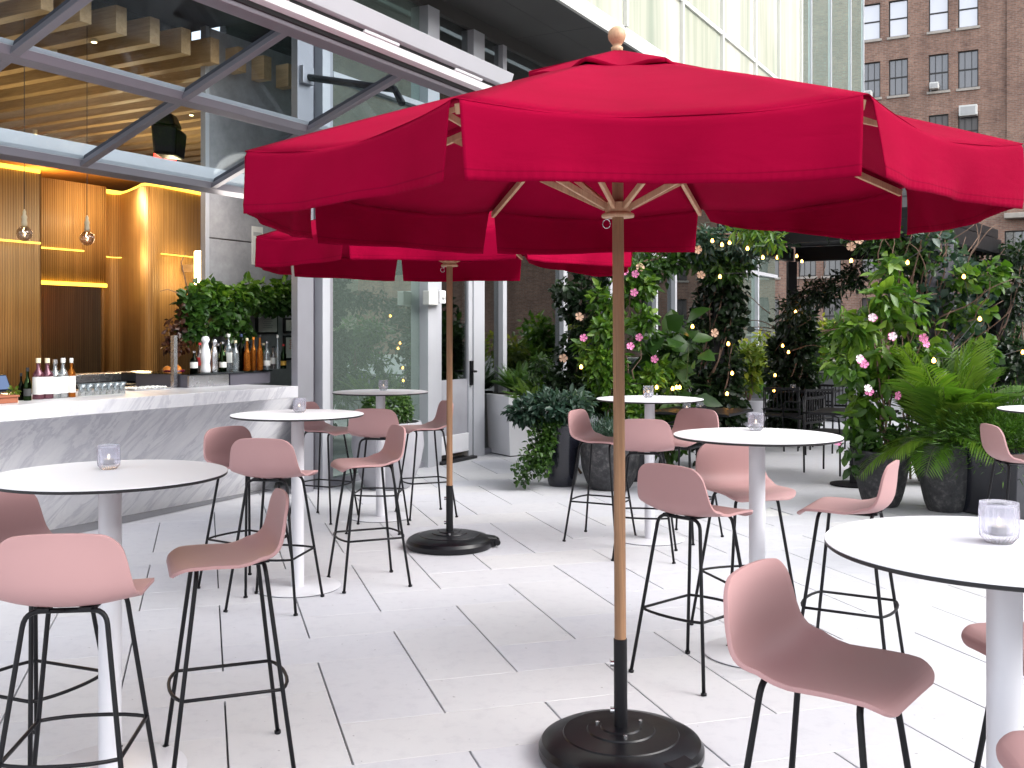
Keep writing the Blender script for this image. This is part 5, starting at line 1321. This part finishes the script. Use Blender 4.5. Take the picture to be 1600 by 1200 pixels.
light_string('string of warm bulbs down the farther dark vine column', [(1245, 400, 13.5), (1253, 408, 13.5), (1243, 487, 13.7), (1223, 540, 13.8), (1232, 550, 13.8), (1211, 586, 13.8), (1209, 610, 13.8)])
light_string('string of warm bulbs low in the green climber behind the near pole', [(908, 573, 10.7), (1026, 605, 10.9), (1051, 607, 10.9), (1057, 605, 10.9), (1062, 605, 10.9)])
light_string('string of warm bulbs in the twigs and ivy at the right', [(1330, 407, 10.5), (1418, 410, 10.0), (1478, 347, 10.0), (1491, 353, 10.0), (1506, 432, 9.9), (1531, 498, 9.9), (1459, 563, 8.6), (1598, 550, 11)])

# black cafe furniture
def black_table(label, px, Yc, w=.75, h=.75, rz=ROT):
    x, y = at(px, Yc); t = thing('black_table', label, 'table', (x, y, 0), rz, 'black square dining tables'); a = w/2
    MB().box(-a, a, -a, a, h-.025, h).build('table_top', 'black_metal', t, bevel=.003)
    MB().box(-.04, .04, -.04, .04, .02, h-.026).build('column', 'black_metal', t)
    MB().lathe([(.001, 0), (.24, 0), (.24, .012), (.001, .02)], 32).build('base', 'black_metal', t)
    return t
def black_chair(label, px, Yc, rz):
    x, y = at(px, Yc); t = thing('black_chair', label, 'chair', (x, y, 0), rz, 'black metal dining chairs')
    MB().box(-.22, .22, -.22, .22, .44, .465).build('seat', 'black_metal', t, bevel=.005)
    m = MB(); 
    for k in range(9): m.box(-.2+.05*k-.006, -.2+.05*k+.006, .215, .227, .55, .80)
    m.box(-.22, .22, .21, .235, .80, .83); m.box(-.22, .22, .21, .235, .53, .555); m.build('backrest', 'black_metal', t)
    for sx in (-1, 1):
        MB().tube([(sx*.21, .22, 0), (sx*.22, .22, .45), (sx*.22, .225, .84)], .011, 8).build('leg', 'black_metal', t, smooth=True)
        MB().tube([(sx*.21, -.21, 0), (sx*.22, -.215, .44)], .011, 8).build('leg', 'black_metal', t, smooth=True)
        MB().tube([(sx*.225, .22, .66), (sx*.225, -.1, .66), (sx*.225, -.2, .63), (sx*.222, -.215, .45)], .011, 8).build('armrest', 'black_metal', t, smooth=True)
    return t
black_table('black table far back below the farther vine column, with a lit glass', 1262, 14.2, .8)
black_table('black table right of the white middle table, partly behind the leafy climber', 1335, 10.4, .75)
black_table('black table behind the pink stool, with two candle glasses', 1095, 10.5, .85)
black_chair('black chair at the left of the far black table', 1222, 13.6, ROT+PI/2+.2)
black_chair('black chair at the right of the far black table, by the climber', 1300, 13.9, ROT-PI/2)
black_chair('black chair nearest us at the far black table', 1262, 13.2, PI+.4)
black_chair('black chair beside the black table right of the white middle table', 1300, 11.3, ROT-.3)
black_chair('black chair at the left end of the black table behind the pink stool', 1055, 9.9, ROT+PI)
for px, Yc, lb in ((1073, 10.35, 'left of two candle glasses on the black table behind the stool'), (1094, 10.35, 'right of two candle glasses on the black table behind the stool'), (1239, 14.0, 'candle glass on the far black table')):
    p = at(px, Yc); dup(cu0, lb, (p[0], p[1], .7505), 0)

# hanging plant on the concrete wall above the bottles
def pn(px, py, n):
    q, z = onm(px, n, py); return W(q, n, z)
b = pn(380, 480, 7.3); t = thing('hanging_plant', 'long hanging ivy plant with bright leaves on the concrete wall over the bottles', 'hanging plant', b)
MB().hexa([Vector(v) for v in [W(onm(318, 7.35), 7.42, 1.76)-b, W(onm(452, 7.35), 7.42, 1.76)-b, W(onm(452, 7.35), 7.56, 1.76)-b, W(onm(318, 7.35), 7.56, 1.76)-b, W(onm(318, 7.35), 7.42, 1.86)-b, W(onm(452, 7.35), 7.42, 1.86)-b, W(onm(452, 7.35), 7.56, 1.86)-b, W(onm(318, 7.35), 7.56, 1.86)-b]]).build('trough', 'dark_core', t)
top = []; low = []; red = []
for k in range(64):
    px = random.uniform(298, 462); py = random.uniform(446, 474); c = pn(px, py, 7.25)-b; r = random.uniform(.05, .10); top.append((tuple(c), (r, r, r), r*r))
for k in range(90):
    px = random.uniform(288, 458); py = random.uniform(470, 524 if px < 388 else 482); c = pn(px, py, 7.2)-b; r = random.uniform(.05, .09); low.append((tuple(c), (r, r, r), r*r))
for k in range(22):
    px = random.uniform(256, 296); py = 560-(px-256)*1.2*random.random()-random.uniform(0, 50); c = pn(px, py, 7.2)-b; red.append((tuple(c), (.035, .035, .05), 1))
leafobj('foliage', [cloud(top, 1300, .075, .72, shell=.3)], 'leaf_fresh', t); leafobj('lower_foliage', [cloud(low, 1900, .075, .72, shell=.3)], 'leaf_mid', t); leafobj('red_foliage', [cloud(red, 220, .055, .7, shell=.2)], 'leaf_red', t)
stems(t, [[pn(*q, 7.2)-b for q in l] for l in ([(300, 480), (280, 505), (262, 512), (256, 520)], [(300, 500), (284, 530), (274, 545), (268, 562)], [(305, 470), (285, 460), (262, 452), (250, 455)], [(300, 475), (290, 440), (283, 410), (290, 395)])], .006, 'twig')
